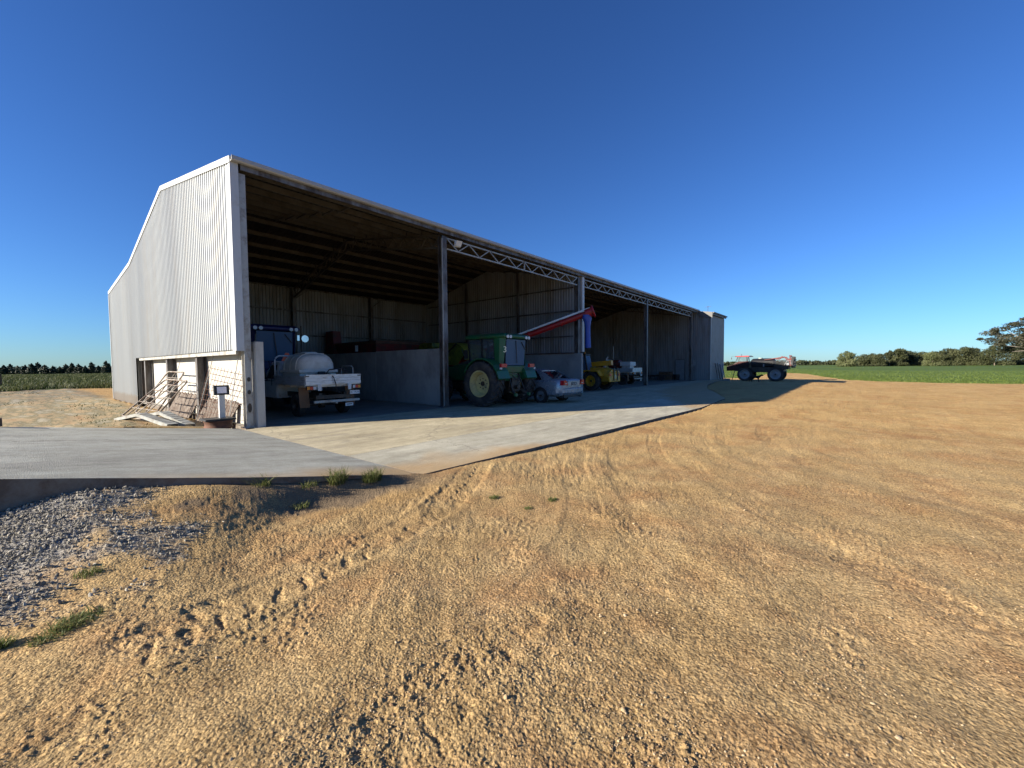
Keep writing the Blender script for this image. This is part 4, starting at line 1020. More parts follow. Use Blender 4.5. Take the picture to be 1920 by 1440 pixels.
# ------------------------------------------------------------------ tractors
def make_tractor(name, loc, paint, rim_m, label, scale=1.0, extra=False, rz=0):
    r = empty(name, loc, rz, label, 'tractor'); r.scale = (scale,) * 3
    # local: rear axle at y=0, heading +y
    R = .93
    for sx in (-1, 1):
        make_wheel(r, (sx * 1.02, 0, R), R, .60, .52, rim_m, sx, 20, .16, 8, .05)
        make_wheel(r, (sx * .92, 2.75, .66), .66, .46, .36, rim_m, sx, 18, .10, 8, .04)
        # fender
        q = MB(); prev = None
        for k in range(9):
            a = radians(168 - k * 17.5); rr = R + .10
            yy = rr * cos(a) * 1.0; zz = R + rr * sin(a)
            cur = [(sx * .55, yy, zz), (sx * 1.24, yy, zz), (sx * 1.24, yy * .965, zz - .045), (sx * .55, yy * .965, zz - .045)]
            if prev: q.loft([prev, cur])
            prev = cur
        q.prism([(cos(radians(168 - k * 17.5)) * (R + .06), R + sin(radians(168 - k * 17.5)) * (R + .06)) for k in range(9)] + [(.55, R + .1), (-.55, R + .1)], 'x', sx * .50, sx * .549)
        fd = q.build('fender', paint, r, smooth=False)
        lt = MB().box(sx * .90 - .16, sx * .90 + .16, -1.00, -.90, 1.58, 1.72).build('tail_light', LRED, fd); MB().box(sx * .95 + sx * .13 - .05, sx * .95 + sx * .13 + .05, -1.005, -.95, 1.50, 1.57).build('marker', LWHT, fd)
    # cab
        body = MB().box(-.62, .62, -.70, 1.1, 1.02, 1.60).hexa([(-.62, -.78, 1.35), (.62, -.78, 1.35), (.62, -.701, 1.35), (-.62, -.701, 1.35), (-.70, -.80, 1.64), (.70, -.80, 1.64), (.70, -.70, 1.64), (-.70, -.70, 1.64)])
    body.build('cab_base', paint, r, bevel=.03)
    roof = MB().loft([[(-.80, -.95, 2.74), (.80, -.95, 2.74), (.86, 1.20, 2.74), (-.86, 1.20, 2.74)], [(-.84, -.98, 2.84), (.84, -.98, 2.84), (.90, 1.24, 2.84), (-.90, 1.24, 2.84)], [(-.74, -.85, 2.93), (.74, -.85, 2.93), (.78, 1.08, 2.95), (-.78, 1.08, 2.95)]])
    rf = roof.build('cab_roof', paint, r, bevel=.03, smooth=True)
    for sx in (-1, 1):
        for xo in (.50, .68):
            MB().cyl((sx * xo, -.975, 2.79), (sx * xo, -1.02, 2.79), .06, .065, n=14).build('work_light', LWHT, rf)
        # posts: wide painted rear corner pillar, black front pillars
        MB().hexa([(sx * .70, -.78, 1.62), (sx * .76, -.60, 1.62), (sx * .76, -.40, 1.62), (sx * .70, -.44, 1.62), (sx * .62, -.86, 2.74), (sx * .78, -.66, 2.74), (sx * .78, -.34, 2.74), (sx * .72, -.36, 2.74)]).build('rear_pillar', paint, r)
        MB().bar((sx * .76, .95, 1.35), (sx * .80, 1.08, 2.74), .06, .07).bar((sx * .78, .25, 1.5), (sx * .80, .30, 2.74), .05, .05).build('front_pillar', BLACK, r)
        MB().hexa([(sx * .742, -.38, 1.66), (sx * .75, -.38, 1.66), (sx * .75, .94, 1.45), (sx * .742, .94, 1.45), (sx * .772, -.32, 2.72), (sx * .78, -.32, 2.72), (sx * .78, 1.05, 2.72), (sx * .772, 1.05, 2.72)]).build('side_window', GLASS, r)
        MB().box(sx * 1.02 - .10, sx * 1.02 + .10, .98, 1.02, 1.95, 2.3).bar((sx * .82, 1.0, 2.4), (sx * 1.02, 1.0, 2.3), .02, .02).build('mirror', BLACK, r)
        MB().bar((sx * .84, 1.05, .5), (sx * .84, 1.05, 1.3), .05, .3).box(sx * .8 - .14, sx * .8 + .14, .75, 1.25, .42, .45).box(sx * .8 - .13, sx * .8 + .13, .78, 1.22, .78, .81).build('step', paint if extra else BLACK, r)
        MB().bar((sx * .15, -.45, .95), (sx * .42, -1.15, .48), .06, .09).bar((sx * .32, -.7, 1.35), (sx * .38, -1.0, .60), .04, .04).build('lift_arm', DARK, r)
        MB().cyl((sx * .42, -1.12, .48), (sx * .42, -1.22, .48), .07, n=12).build('hitch_ball', DGREEN if extra else DARK, r)
    MB().hexa([(-.60, -.80, 1.66), (.60, -.80, 1.66), (.60, -.792, 1.66), (-.60, -.792, 1.66), (-.60, -.875, 2.70), (.60, -.875, 2.70), (.60, -.867, 2.70), (-.60, -.867, 2.70)]).build('rear_window', GLASSB, r)
    MB().bar((-.05, -.90, 2.65), (.06, -.86, 1.75), .025, .02).bar((.32, -.89, 2.62), (.58, -.88, 2.30), .03, .02).build('rear_wiper', BLACK, r)
    MB().box(-.70, -.60, .9, .95, 2.1, 2.2).box(-.28, .28, -.05, .12, 1.75, 2.3).box(-.28, .28, -.1, .4, 1.65, 1.8).build('seat', BLACK, r, bevel=.03)
    MB().lathe([(-.01, .19), (.01, .19), (.01, .165), (-.01, .165)], (0, .62, 2.0), 'y', 20).bar((0, .62, 2.0), (0, .85, 1.5), .05, .05).build('steering_wheel', BLACK, r)
    if extra: text_mesh('3', .34, 'number_sticker', mat('pale_sticker', (.75, .78, .6), .5), r, (-.665, -.835, 2.28), (radians(90), 0, radians(-25)), .004)
    # bonnet
    def hs(y, w, z): return [(-w, y, 1.0), (-w, y, z - .12), (-w * .75, y, z), (w * .75, y, z), (w, y, z - .12), (w, y, 1.0)]
    MB().loft([hs(1.12, .44, 1.78), hs(2.2, .42, 1.72), hs(3.2, .40, 1.58), hs(3.5, .36, 1.42)]).build('bonnet', paint, r, bevel=.03, smooth=True)
    MB().box(-.30, .30, 3.3, 3.75, .78, 1.0).box(-.34, .34, 1.0, 3.3, .62, .99).cyl((-.95, 2.75, .66), (.95, 2.75, .66), .09, n=12).cyl((-1.0, 0, R), (1.0, 0, R), .17, n=16).box(-.32, .32, -.75, 1.0, .55, 1.02).build('chassis', DARK, r, bevel=.02)
    MB().box(-.26, .26, -.86, -.751, .62, 1.15).cyl((0, -.86, .78), (0, -1.0, .78), .09, n=12).bar((0, -.7, .46), (0, -1.25, .46), .10, .05).bar((-.2, -.82, 1.32), (.12, -.84, 1.28), .03, .03).tube([(-.18, -.8, 1.25), (-.15, -.95, 1.1), (0, -.98, 1.05), (.1, -.86, 1.1)], .018).tube([(.2, -.8, 1.25), (.17, -.98, 1.0), (.05, -.95, .9)], .018).build('rear_linkage', DARK, r)
    MB().cyl((.62, 1.25, 1.3), (.62, 1.25, 2.75), .055, n=12).cyl((.62, 1.25, 1.5), (.62, 1.25, 2.2), .09, n=12).build('exhaust_stack', BLACK, r)
    return r
make_tractor('green_tractor', (13.28, 11.62, 0), DGREEN, CREAM, 'green tractor with cream wheel rims standing beside the first steel column', 1.0, True)
bt = make_tractor('blue_tractor', (7.15, 19.6, 0), BLUE, mat('pale_rim', (.4, .4, .38), .5), 'dark blue tractor deep in the first bay behind the white ute', 1.16)
tri = MB().prism([(-.24, 0), (.24, 0), (.05, .38), (-.05, .38)], 'y', -.93, -.915); o = tri.build('warning_triangle', ORANGE, bt); o.location = (.28, -.2, 1.52 - .28 + .32)
MB().cyl((.90, -.9, 1.5), (.90, -.9, 2.95), .02, n=8).build('beacon_post', DARK, bt); MB().lathe([(0, .001), (0, .13), (.05, .12), (.08, .001)], (1.0, -.98, 2.48), 'y', 20, closed=False).box(.72, .80, -.98, -.95, 2.40, 2.60).build('round_work_lamp', mat('lamp_glass', (.9, .92, .95), .08, .6), bt)
MB().bar((.35, -.9, 1.42), (1.6, -.3, 1.42), .3, .18).build('rear_hood', BLUE, bt)

# ------------------------------------------------------------------ silver sedan
def make_sedan(loc, rz=0):
    r = empty('sedan', loc, rz, 'silver sedan parked tail out beside the green tractor', 'car')
    # rear axle at y=0 heading +y ; length 4.9, width 1.84
    W2 = .92
    def sec(y, hw, zb, zbelt, zt, tuck=.95):
        return [(-hw * .88, y, zb), (-hw * .99, y, zb + .10), (-hw, y, zb + (zbelt - zb) * .55), (-hw * tuck, y, zbelt - .03), (-hw * (tuck - .06), y, zt), (0, y, zt + .015), (hw * (tuck - .06), y, zt), (hw * tuck, y, zbelt - .03), (hw, y, zb + (zbelt - zb) * .55), (hw * .99, y, zb + .10), (hw * .88, y, zb)]
    secs = [sec(-1.12, .66, .34, .92, .94), sec(-1.10, .78, .30, .96, 1.00), sec(-1.0, .88, .27, .99, 1.05), sec(-.6, W2, .25, 1.0, 1.06), sec(-.2, W2, .25, 1.0, 1.05), sec(.3, W2, .24, .99, 1.02), sec(1.3, W2, .23, .96, .99), sec(2.2, W2, .23, .94, .98), sec(2.9, .91, .24, .90, .95), sec(3.4, .88, .26, .82, .86), sec(3.68, .78, .3, .7, .74), sec(3.76, .6, .36, .6, .64)]
    MB().loft(secs).build('body', SILVER, r, smooth=True, subsurf=1)
    def gh(y, w0, z0, w1, z1): return [(-w0, y, z0), (-w1, y, z1), (-w1 * .7, y, z1 + .03), (w1 * .7, y, z1 + .03), (w1, y, z1), (w0, y, z0)]
    MB().loft([gh(-.50, .76, 1.01, .74, 1.03), gh(.25, .78, 1.0, .62, 1.39), gh(.6, .79, 1.0, .62, 1.43), gh(1.4, .80, .98, .62, 1.43), gh(1.7, .80, .98, .63, 1.38), gh(2.55, .80, .95, .76, .97)]).build('glasshouse', GLASSD, r, smooth=False)
    def rs(y, w, z): return [(-w, y, z - .02), (-w * .7, y, z + .012), (w * .7, y, z + .012), (w, y, z - .02), (w * .98, y, z - .05), (-w * .98, y, z - .05)]
    MB().loft([rs(.18, .64, 1.405), rs(.6, .645, 1.465), rs(1.4, .645, 1.465), rs(1.72, .645, 1.41)]).build('roof', SILVER, r, smooth=True)
    for sx in (-1, 1):
        # thick rear pillar and slimmer front pillar
        MB().hexa([(sx * .785, -.62, 1.02), (sx * .80, -.62, 1.02), (sx * .82, -.02, 1.0), (sx * .79, -.02, 1.0), (sx * .62, .12, 1.40), (sx * .65, .12, 1.40), (sx * .66, .40, 1.42), (sx * .63, .40, 1.42)]).build('rear_pillar', SILVER, r)
        MB().bar((sx * .79, 2.5, .96), (sx * .64, 1.70, 1.40), .05, .04).bar((sx * .81, .95, .99), (sx * .645, .98, 1.42), .06, .03).build('door_pillar', SILVER, r)
        tl = MB().prism([(sx * .50, .79), (sx * .86, .79), (sx * .82, .99), (sx * .66, 1.0)], 'y', -1.175, -.98)
        tlo = tl.build('tail_light', LRED, r); MB().box(sx * .68 - .06, sx * .68 + .06, -1.182, -1.176, .84, .88).build('reverse_lens', LWHT, tlo)
        MB().box(sx * .95 - .07, sx * .95 + .07, 2.0, 2.08, .98, 1.1).build('door_mirror', SILVER, r, bevel=.02)
        for yy in (0, 2.79):
            MB().lathe([(-.0, .365), (-.02, .365), (-.02, .30), (0, .30)], (sx * .915 + (.01 if sx > 0 else .01), yy, .33), 'x', 28).build('wheel_arch', BLACK, r)
            make_wheel(r, (sx * .82, yy, .32), .325, .21, .215, mat('dull_alloy', (.16, .17, .18), .4, .4), sx, 0, .03, 5)
    MB().box(-.48, .48, -1.165, -1.12, .955, .985).build('boot_spoiler', SILVER, r, bevel=.01)
    MB().box(-.50, .50, -1.15, -1.10, .74, .95).build('boot_panel', SILVER, r, bevel=.01)
    p = MB().box(-.20, .20, -1.165, -1.151, .79, .90).build('number_plate', INK, r); text_mesh('1CJY 748', .075, 'plate_text', PLATE, p, (0, -1.1665, .845), (pi / 2, 0, 0))
    MB().loft([[(-.90, -.80, .40), (-.92, -.80, .46), (-.92, -.80, .62), (-.90, -.80, .66)], [(-.72, -1.08, .38), (-.76, -1.15, .46), (-.76, -1.15, .62), (-.72, -1.08, .66)], [(0, -1.15, .36), (0, -1.20, .44), (0, -1.20, .63), (0, -1.13, .67)], [(.72, -1.08, .38), (.76, -1.15, .46), (.76, -1.15, .62), (.72, -1.08, .66)], [(.90, -.80, .40), (.92, -.80, .46), (.92, -.80, .62), (.90, -.80, .66)]]).build('rear_bumper', SILVER, r, bevel=.02)
    MB().box(-.74, .74, -1.12, -.9, .25, .37).cyl((.5, -1.1, .27), (.5, -1.2, .27), .03, n=10).build('bumper_valance', BLACK, r)
    return r
make_sedan((15.86, 10.75, 0), 0)

# ------------------------------------------------------------------ grain auger
def make_auger():
    tip = Vector((21.45, 11.75, 4.68)); low = Vector((15.7, 23.6, .28))
    r = empty('grain_auger', (low.x, low.y, 0), 0, 'long red grain auger with blue spout reaching out past the dividing wall', 'auger')
    d = (tip - low).normalized()
    def B(mb, nm, m, **k): return mb.build(nm, m, r, world=True, **k)
    B(MB().tube([low, tip - d * .25], .165, 16), 'tube', RED, smooth=True)
    B(MB().bar(low + Vector((0, 0, .25)) + d * 2.5, tip + Vector((0, 0, .25)) - d * .15, .12, .10), 'belt_guard', ALU)
    hd = B(MB().cyl(tip - d * .42, tip, .26, .26, n=20).cyl(tip, tip + d * .10, .36, .36, n=24), 'discharge_head', RED, bevel=.02)
    sp0 = tip - d * .30
    # spout: collar then hanging sleeve
    rings = []
    for dz, rx, ry, ox in ((-.10, .30, .24, -.05), (-.30, .34, .24, -.04), (-.48, .24, .20, 0), (-.75, .16, .15, .03), (-1.2, .15, .15, .05), (-1.95, .17, .16, .07), (-1.96, .15, .14, .07)):
        rings.append([(sp0.x + ox + rx * cos(2 * pi * i / 18) * (1 + .05 * sin(5 * i)), sp0.y + ry * sin(2 * pi * i / 18) * (1 + .05 * cos(7 * i)), sp0.z + dz) for i in range(18)])
    B(MB().loft(rings), 'spout', BLUESP, smooth=True)
    q = MB()
    for t in (2.0, 4, 6, 8, 10, 12): q.cyl(low + d * t - d * .04, low + d * t + d * .04, .21, n=16)
    B(q, 'tube_flange', RED)
    mid = low + d * 7.0; hub = Vector((mid.x, mid.y, .36)); side = Vector((d.y, -d.x, 0)).normalized()
    q = MB()
    for s in (-1, 1):
        q.bar(mid + side * s * .15, hub + side * s * .95, .07, .07).bar(low + d * 2.2 + side * s * .1, hub + side * s * .95 + Vector((0, 0, .1)), .06, .06)
    q.bar(hub - side * .95, hub + side * .95, .08, .08); B(q, 'undercarriage', RED)
    for s in (-1, 1):
        c = hub + side * s * 1.0
        q = MB(); q.lathe([(-.09, .18), (-.1, .30), (-.06, .36), (.06, .36), (.1, .30), (.09, .18)], (0, 0, 0), 'x', 24)
        ang = atan2(side.y, side.x); rm = Matrix.Rotation(ang, 4, 'Z'); q.v = [tuple(rm @ Vector(p) + c) for p in q.v]; w = B(q, 'wheel', TYRE, smooth=True)
    B(MB().hexa([(low.x - .5, low.y - .1, .0), (low.x + .5, low.y - .1, .0), (low.x + .5, low.y + 1.0, .0), (low.x - .5, low.y + 1.0, .0), (low.x - .7, low.y - .3, .55), (low.x + .7, low.y - .3, .55), (low.x + .7, low.y + 1.2, .55), (low.x - .7, low.y + 1.2, .55)]), 'intake_hopper', REDD)
    return r
make_auger()

# ------------------------------------------------------------------ telehandler
def make_telehandler(loc):
    r = empty('telehandler', loc, 0, 'yellow telehandler parked behind the dividing wall with its rear outward', 'telehandler')
    for sx in (-1, 1):
        make_wheel(r, (sx * .95, 0, .62), .62, .42, .34, YEL, sx, 18, .08, 8, .035); make_wheel(r, (sx * .95, 2.8, .62), .62, .42, .34, YEL, sx, 18, .08, 8, .035)
        MB().prism([(-.72, .95), (-.5, 1.28), (.45, 1.32), (.78, 1.0), (.74, .96), (.40, 1.25), (-.46, 1.22), (-.66, .92)], 'x', sx * .72, sx * 1.15).build('wheel_guard', YEL, r)
        MB().box(sx * .62 - .12, sx * .62 + .12, -1.16, -1.10, .92, 1.1).build('tail_light', LRED, r)
    MB().loft([[(-.55, y, .55), (-.62, y, z * .7), (-.55, y, z), (.62, y, z), (.72, y, z * .7), (.62, y, .55)] for y, z in ((-1.05, .95), (-.95, 1.25), (-.5, 1.42), (0.2, 1.5), (1.0, 1.5), (1.6, 1.35), (3.2, 1.0))]).build('engine_cover', YEL, r, bevel=.03)
    MB().box(-.75, .80, -1.14, -1.06, .55, 1.15).hexa([(-.72, -1.145, 1.151), (.78, -1.145, 1.151), (.78, -1.05, 1.151), (-.72, -1.05, 1.151), (-.35, -1.1, 1.34), (.5, -1.1, 1.34), (.5, -1.0, 1.34), (-.35, -1.0, 1.34)]).build('counterweight', YEL, r, bevel=.03)
    MB().bar((-.15, -1.16, .62), (-.15, -1.16, 1.45), .08, .06).bar((.35, -1.16, .62), (.35, -1.16, 1.45), .10, .05).build('rear_grille', DARK, r)
    MB().box(-.1, .2, -1.165, -1.147, .75, 1.0).build('caution_plate', mat('cream_plate', (.6, .5, .25), .5), r)
    MB().bar((.1, -.9, 1.78), (.1, 4.6, 1.35), .30, .32).build('boom', YEL, r, bevel=.02); MB().bar((.1, 4.2, 1.36), (.1, 5.2, .5), .24, .24).box(-.6, .8, 5.1, 5.2, .1, .9).build('fork_carriage', DARK, r)
    cb = MB(); P = [(-.95, .25), (-.28, .25), (-.28, 2.0), (-.95, 2.0)]
    for (x, y) in P: cb.bar((x, y, .75), (x + (.05 if x < -.5 else -.03), y + (.28 if y < 1 else -.1), 2.30), .07, .07)
    cb.box(-.95, -.27, .45, 1.95, 2.28, 2.36).box(-.97, -.26, .2, 2.05, .62, .85); cf = cb.build('cab_frame', BLACK, r, bevel=.02)
    MB().hexa([(-.90, .235, .95), (-.32, .235, .95), (-.32, .245, .95), (-.90, .245, .95), (-.86, .48, 2.26), (-.34, .48, 2.26), (-.34, .49, 2.26), (-.86, .49, 2.26)]).build('rear_window', GLASSB, cf)
    MB().hexa([(-.965, .35, .95), (-.955, .35, .95), (-.955, 1.9, .95), (-.965, 1.9, .95), (-.915, .55, 2.26), (-.905, .55, 2.26), (-.905, 1.85, 2.26), (-.915, 1.85, 2.26)]).build('side_window', GLASSB, cf)
    MB().cyl((-.6, .7, 2.36), (-.6, .7, 2.50), .05, n=12).cyl((-.82, .55, 2.36), (-.82, .55, 2.44), .03, n=8).build('beacon', LAMB, cf)
    MB().cyl((.3, -.4, 1.64), (.3, -.4, 2.05), .05, n=12).cyl((.3, -.4, 2.05), (.36, -.5, 2.15), .05, .04, n=12).build('exhaust', STEEL_L, r)
    MB().tube([(0, -1, 1.2), (.1, -1.2, 1.3), (.15, -1.15, 1.5), (.05, -.9, 1.6)], .03).build('hydraulic_hose', BLACK, r)
    return r
make_telehandler((24.95, 13.2, 0))

# ------------------------------------------------------------------ second tray ute with red sprayer gear
u2 = make_ute((33.1, 14.0, -.02), 0, False, 'white tray ute carrying a red tank, parked behind the third column', None)
u2.name = 'tray_ute'
for o_ in [c for c in u2.children]:
    pass
MB().loft([[(-.55 + .5 * s * cos(2 * pi * i / 20) + .1, y, 1.72 + .36 * s * sin(2 * pi * i / 20)) for i in range(20)] for y, s in ((1.2, .6), (1.28, .95), (1.6, 1), (2.0, 1), (2.2, .95), (2.28, .6))]).build('red_tank', REDD, u2, smooth=True)
MB().box(-.93, .15, .2, 1.1, 1.55, 1.90).box(-.8, .0, .3, 1.0, 1.12, 1.549).build('tool_box', WHITE, u2, bevel=.02)
MB().bar((.4, .6, 1.2), (.4, .6, 1.6), .3, .3).cyl((.6, .8, 1.2), (.6, .8, 1.5), .12, n=12).build('pump_unit', REDD, u2)
MB().cyl((-.3, 2.0, 2.0), (-.3, 2.0, 3.2), .03, n=8).build('mast', STEEL_L, u2)

# ------------------------------------------------------------------ machinery in the dark behind the low wall
r = empty('chaser_bin', (15.3, 23.5, 0), 0, 'dark red grain bin on wheels seen over the low concrete wall', 'grain bin')
MB().hexa([(-1.6, -2.0, 1.5), (1.6, -2.0, 1.5), (1.6, 2.4, 1.5), (-1.6, 2.4, 1.5), (-2.0, -2.6, 3.05), (2.0, -2.6, 3.05), (2.0, 2.8, 3.05), (-2.0, 2.8, 3.05)]).build('hopper', REDD, r, bevel=.03)
MB().box(-2.04, 2.04, -2.66, -2.61, 2.95, 3.12).box(-2.04, -1.99, -2.6, 2.8, 2.95, 3.12).build('top_rim', RUST, r)
MB().hexa([(-2.1, 1.9, 2.4), (-1.5, 1.9, 2.4), (-1.5, 2.9, 2.4), (-2.1, 2.9, 2.4), (-2.1, 2.0, 3.9), (-1.6, 2.0, 3.9), (-1.6, 2.9, 3.9), (-2.1, 2.9, 3.9)]).build('elevator_head', REDD, r)
MB().box(-1.2, 1.2, -1.8, 2.2, 1.2, 1.5).bar((0, -3.6, .8), (0, -1.5, 1.2), .2, .2).build('chassis', DARK, r)
MB().cyl((-2.07, -.7, 2.55), (-2.07, -.7, 2.9), .09, n=12).build('grease_canister', PLATE, r)
for sx in (-1, 1): make_wheel(r, (sx * 1.45, .2, .8), .8, .6, .42, REDD, sx, 0, .1, 8)
r = empty('bale_mower', (16.6, 18.2, 0), 0, 'yellow-green mower conditioner half hidden behind the first column', 'farm machine')
q = MB(); prev = None
for k in range(10):
    a = radians(200 - k * 22); cur = [(xx, .0 + 1.25 * cos(a), 2.25 + .75 * sin(a)) for xx in (-.2, 1.6)] + [(xx, 1.18 * cos(a), 2.25 + .70 * sin(a)) for xx in (1.6, -.2)]
    if prev: q.loft([prev, cur])
    prev = cur
q.build('curved_hood', YGREEN, r, smooth=True)
MB().prism([(-1.15, 2.2), (-.9, 2.7), (0, 2.98), (.9, 2.7), (1.15, 2.2), (.6, 1.7), (-.6, 1.7)], 'x', -.205, -.24).build('side_cover', YGREEN, r)
MB().bar((-.26, -.6, 2.9), (-.26, .9, 1.9), .05, .08).bar((-.26, .2, 2.9), (-.26, .5, 1.8), .04, .06).build('cover_strap', BLACK, r)
MB().box(-.25, 1.6, 1.5, 3.6, 2.75, 3.05).hexa([(-.3, 1.2, 2.2), (1.6, 1.2, 2.2), (1.6, 4.2, 2.2), (-.3, 4.2, 2.2), (-.25, 1.5, 2.74), (1.6, 1.5, 2.74), (1.6, 3.8, 2.74), (-.25, 3.8, 2.74)]).build('rear_hood', YGREEN, r, bevel=.04)
MB().box(-.1, 1.5, -1.0, 4.0, .8, 1.6).build('frame', DARK, r)
for sx in (0, 1): make_wheel(r, (-.3 + 2.3 * sx, 1.4, .55), .55, .35, .3, YEL, -1 if sx == 0 else 1, 0, .06, 6)

# ------------------------------------------------------------------ self propelled sprayer outside the far end
def make_sprayer(loc):
    r = empty('self_propelled_sprayer', loc, 0, 'red and black self-propelled boom sprayer parked beyond the end of the shed', 'crop sprayer')
    # local: rear axle y=0, front +y; total -2.0 .. 6.1
    RIM = mat('grey_sprayer_rim', (.24, .25, .26), .45, .2)
    for sx in (-1, 1):
        for yy in (0, 3.65):
            make_wheel(r, (sx * 1.45, yy, .93), .95, .42, .62, RIM, sx, 26, .12, 10, .04)
            q = MB(); prev = None
            for k in range(7):
                a = radians(150 - k * 17 - (25 if yy > 1 else 30)); rr = 1.05
                cur = [(sx * 1.22, yy - rr * cos(a) , .93 + rr * sin(a)), (sx * 1.7, yy - rr * cos(a), .93 + rr * sin(a)), (sx * 1.7, yy - (rr - .04) * cos(a), .93 + (rr - .04) * sin(a)), (sx * 1.22, yy - (rr - .04) * cos(a), .93 + (rr - .04) * sin(a))]
                if prev: q.loft([prev, cur])
                prev = cur
            q.build('mud_guard', BLACK, r); MB().bar((sx * 1.2, yy, .93), (sx * 1.0, yy, 1.75), .18, .22).build('wheel_leg', DARK, r)
    MB().box(-.9, .9, -.9, 5.0, 1.35, 1.86).box(-1.15, 1.15, .2, 3.2, 1.20, 1.90).box(-1.2, 1.2, -1.4, .2, 1.6, 2.3).build('chassis', DARK, r)
    MB().loft([[(-.9, y, zb), (-.95, y, zt), (.95, y, zt), (.9, y, zb)] for y, zb, zt in ((3.3, 1.5, 2.75), (4.6, 1.45, 2.70), (5.3, 1.40, 2.25), (6.05, 1.40, 2.05), (6.1, 1.45, 1.9))]).build('engine_bonnet', mat('black_red_hood', (.05, .008, .008), .4), r, bevel=.03)
    q = MB()
    for sx in (-1, 1):
        q.bar((sx * .8, 3.45, 2.5), (sx * .8, 3.6, 3.35), .07, .07).bar((sx * .8, 5.05, 2.4), (sx * .78, 4.7, 3.35), .07, .07)
    cf = q.build('cab_frame', BLACK, r)
    MB().box(-.78, .78, 3.62, 4.75, 2.55, 3.32).build('cab_glazing', glass_mat('pale_cab_glass', (.14, .2, .2), .35), cf)
    MB().loft([[(-.9, 3.2, 3.36), (.9, 3.2, 3.36), (.9, 5.0, 3.36), (-.9, 5.0, 3.36)], [(-.85, 3.25, 3.52), (.85, 3.25, 3.52), (.85, 5.0, 3.5), (-.85, 5.0, 3.5)]]).build('cab_roof', RED, r, bevel=.02)
    MB().bar((-.95, 4.9, 3.45), (-.95, 5.5, 3.45), .04, .03).box(-1.0, -.9, 5.42, 5.50, 3.0, 3.3).cyl((-.4, 4.3, 3.52), (-.4, 4.3, 3.75), .03, n=8).cyl((-.6, 3.1, 3.5), (-.6, 2.8, 3.35), .05, n=8).build('roof_fittings', DARK, r)
    MB().bar((-1.3, 4.95, 1.45), (-1.3, 5.3, .12), .07, .05).bar((-1.1, 4.95, 1.45), (-1.1, 5.3, .12), .05, .04).build('access_ladder', BLACK, r)
    MB().loft([[(1.0 * s * cos(2 * pi * i / 20), y, 2.40 + .72 * s * sin(2 * pi * i / 20)) for i in range(20)] for y, s in ((.2, .7), (.35, .95), (.8, 1), (2.3, 1), (2.9, .95), (3.1, .7))]).build('spray_tank', BLACK, r, smooth=True)
    MB().cyl((0, 2.0, 2.95), (0, 2.0, 3.2), .28, n=16).build('tank_lid', mat('pale_lid', (.35, .4, .36), .5), r)
    q = MB()
    for dz in (-.25, -.12, 0, .14, .30): q.bar((-1.25 - .05 * (dz > .1), -1.2, 2.55 + dz), (-1.15, 4.6, 2.0 + dz * 1.1), .09, .05).bar((1.25, -1.2, 2.55 + dz), (1.15, 4.6, 2.0 + dz * 1.1), .09, .05)
    for k in range(12):
        for sx in (-1, 1):
            y0 = -1.1 + k * .48; y1 = y0 + .24; y2 = y0 + .48; z = lambda y: 2.55 - (y + 1.2) * .095
            q.bar((sx * 1.22, y0, z(y0)), (sx * 1.22, y1, z(y1) + .3), .04, .04).bar((sx * 1.22, y1, z(y1) + .3), (sx * 1.22, y2, z(y2)), .04, .04)
    q.build('folded_boom', BLACK, r)
    q = MB()
    for sx in (-1, 1): q.bar((sx * .95, 1.4, 2.9), (sx * 1.0, -.9, 3.25), .08, .10).bar((sx * 1.0, -.9, 3.25), (sx * 1.0, -1.5, 2.6), .10, .12).bar((sx * .9, .0, 2.9), (sx * .9, -.7, 3.35), .1, .1)
    q.box(-1.3, -1.15, -1.75, -1.5, 2.0, 3.1).box(1.15, 1.3, -1.75, -1.5, 2.0, 3.1).box(-1.14, 1.14, -1.7, -1.6, 2.9, 3.1).bar((-1.2, -1.6, 3.1), (-.7, -1.5, 3.45), .12, .12).bar((1.2, -1.6, 3.1), (.7, -1.5, 3.45), .12, .12)
    q.build('boom_lift', REDD, r, bevel=.02)
    q = MB()
    for k in range(7): q.box(-1.5 + k * .5, -1.42 + k * .5, -1.95, -1.76, 1.8, 3.3)
    q.box(-1.55, 1.6, -2.02, -1.93, 2.0, 2.2).box(-1.55, 1.6, -2.02, -1.93, 2.8, 2.95)
    q.build('boom_rack', BLACK, r)
    MB().tube([(-1.34, -1.0, 2.2), (-1.36, -1.3, 2.75), (-1.36, -1.7, 2.75), (-1.36, -1.72, 2.3)], .045).cyl((-1.34, -1.35, 2.3), (-1.40, -1.35, 2.3), .17, n=14).build('white_hose_loop', GREYP, r)
    MB().box(-1.27, -1.24, 1.35, 1.5, 1.95, 2.35).build('side_label', GREYP, r)
    q = MB()
    for k in range(9): q.tube([(-1.0, .9 + k * .26, 1.5), (-1.02, 1.0 + k * .26, 1.25 + .1 * (k % 3)), (-1.0, 1.15 + k * .26, 1.5)], .03, 6)
    q.build('plumbing', DARK, r)
    return r
make_sprayer((67.2, 8.55, hz(66, 9.5) + .0))

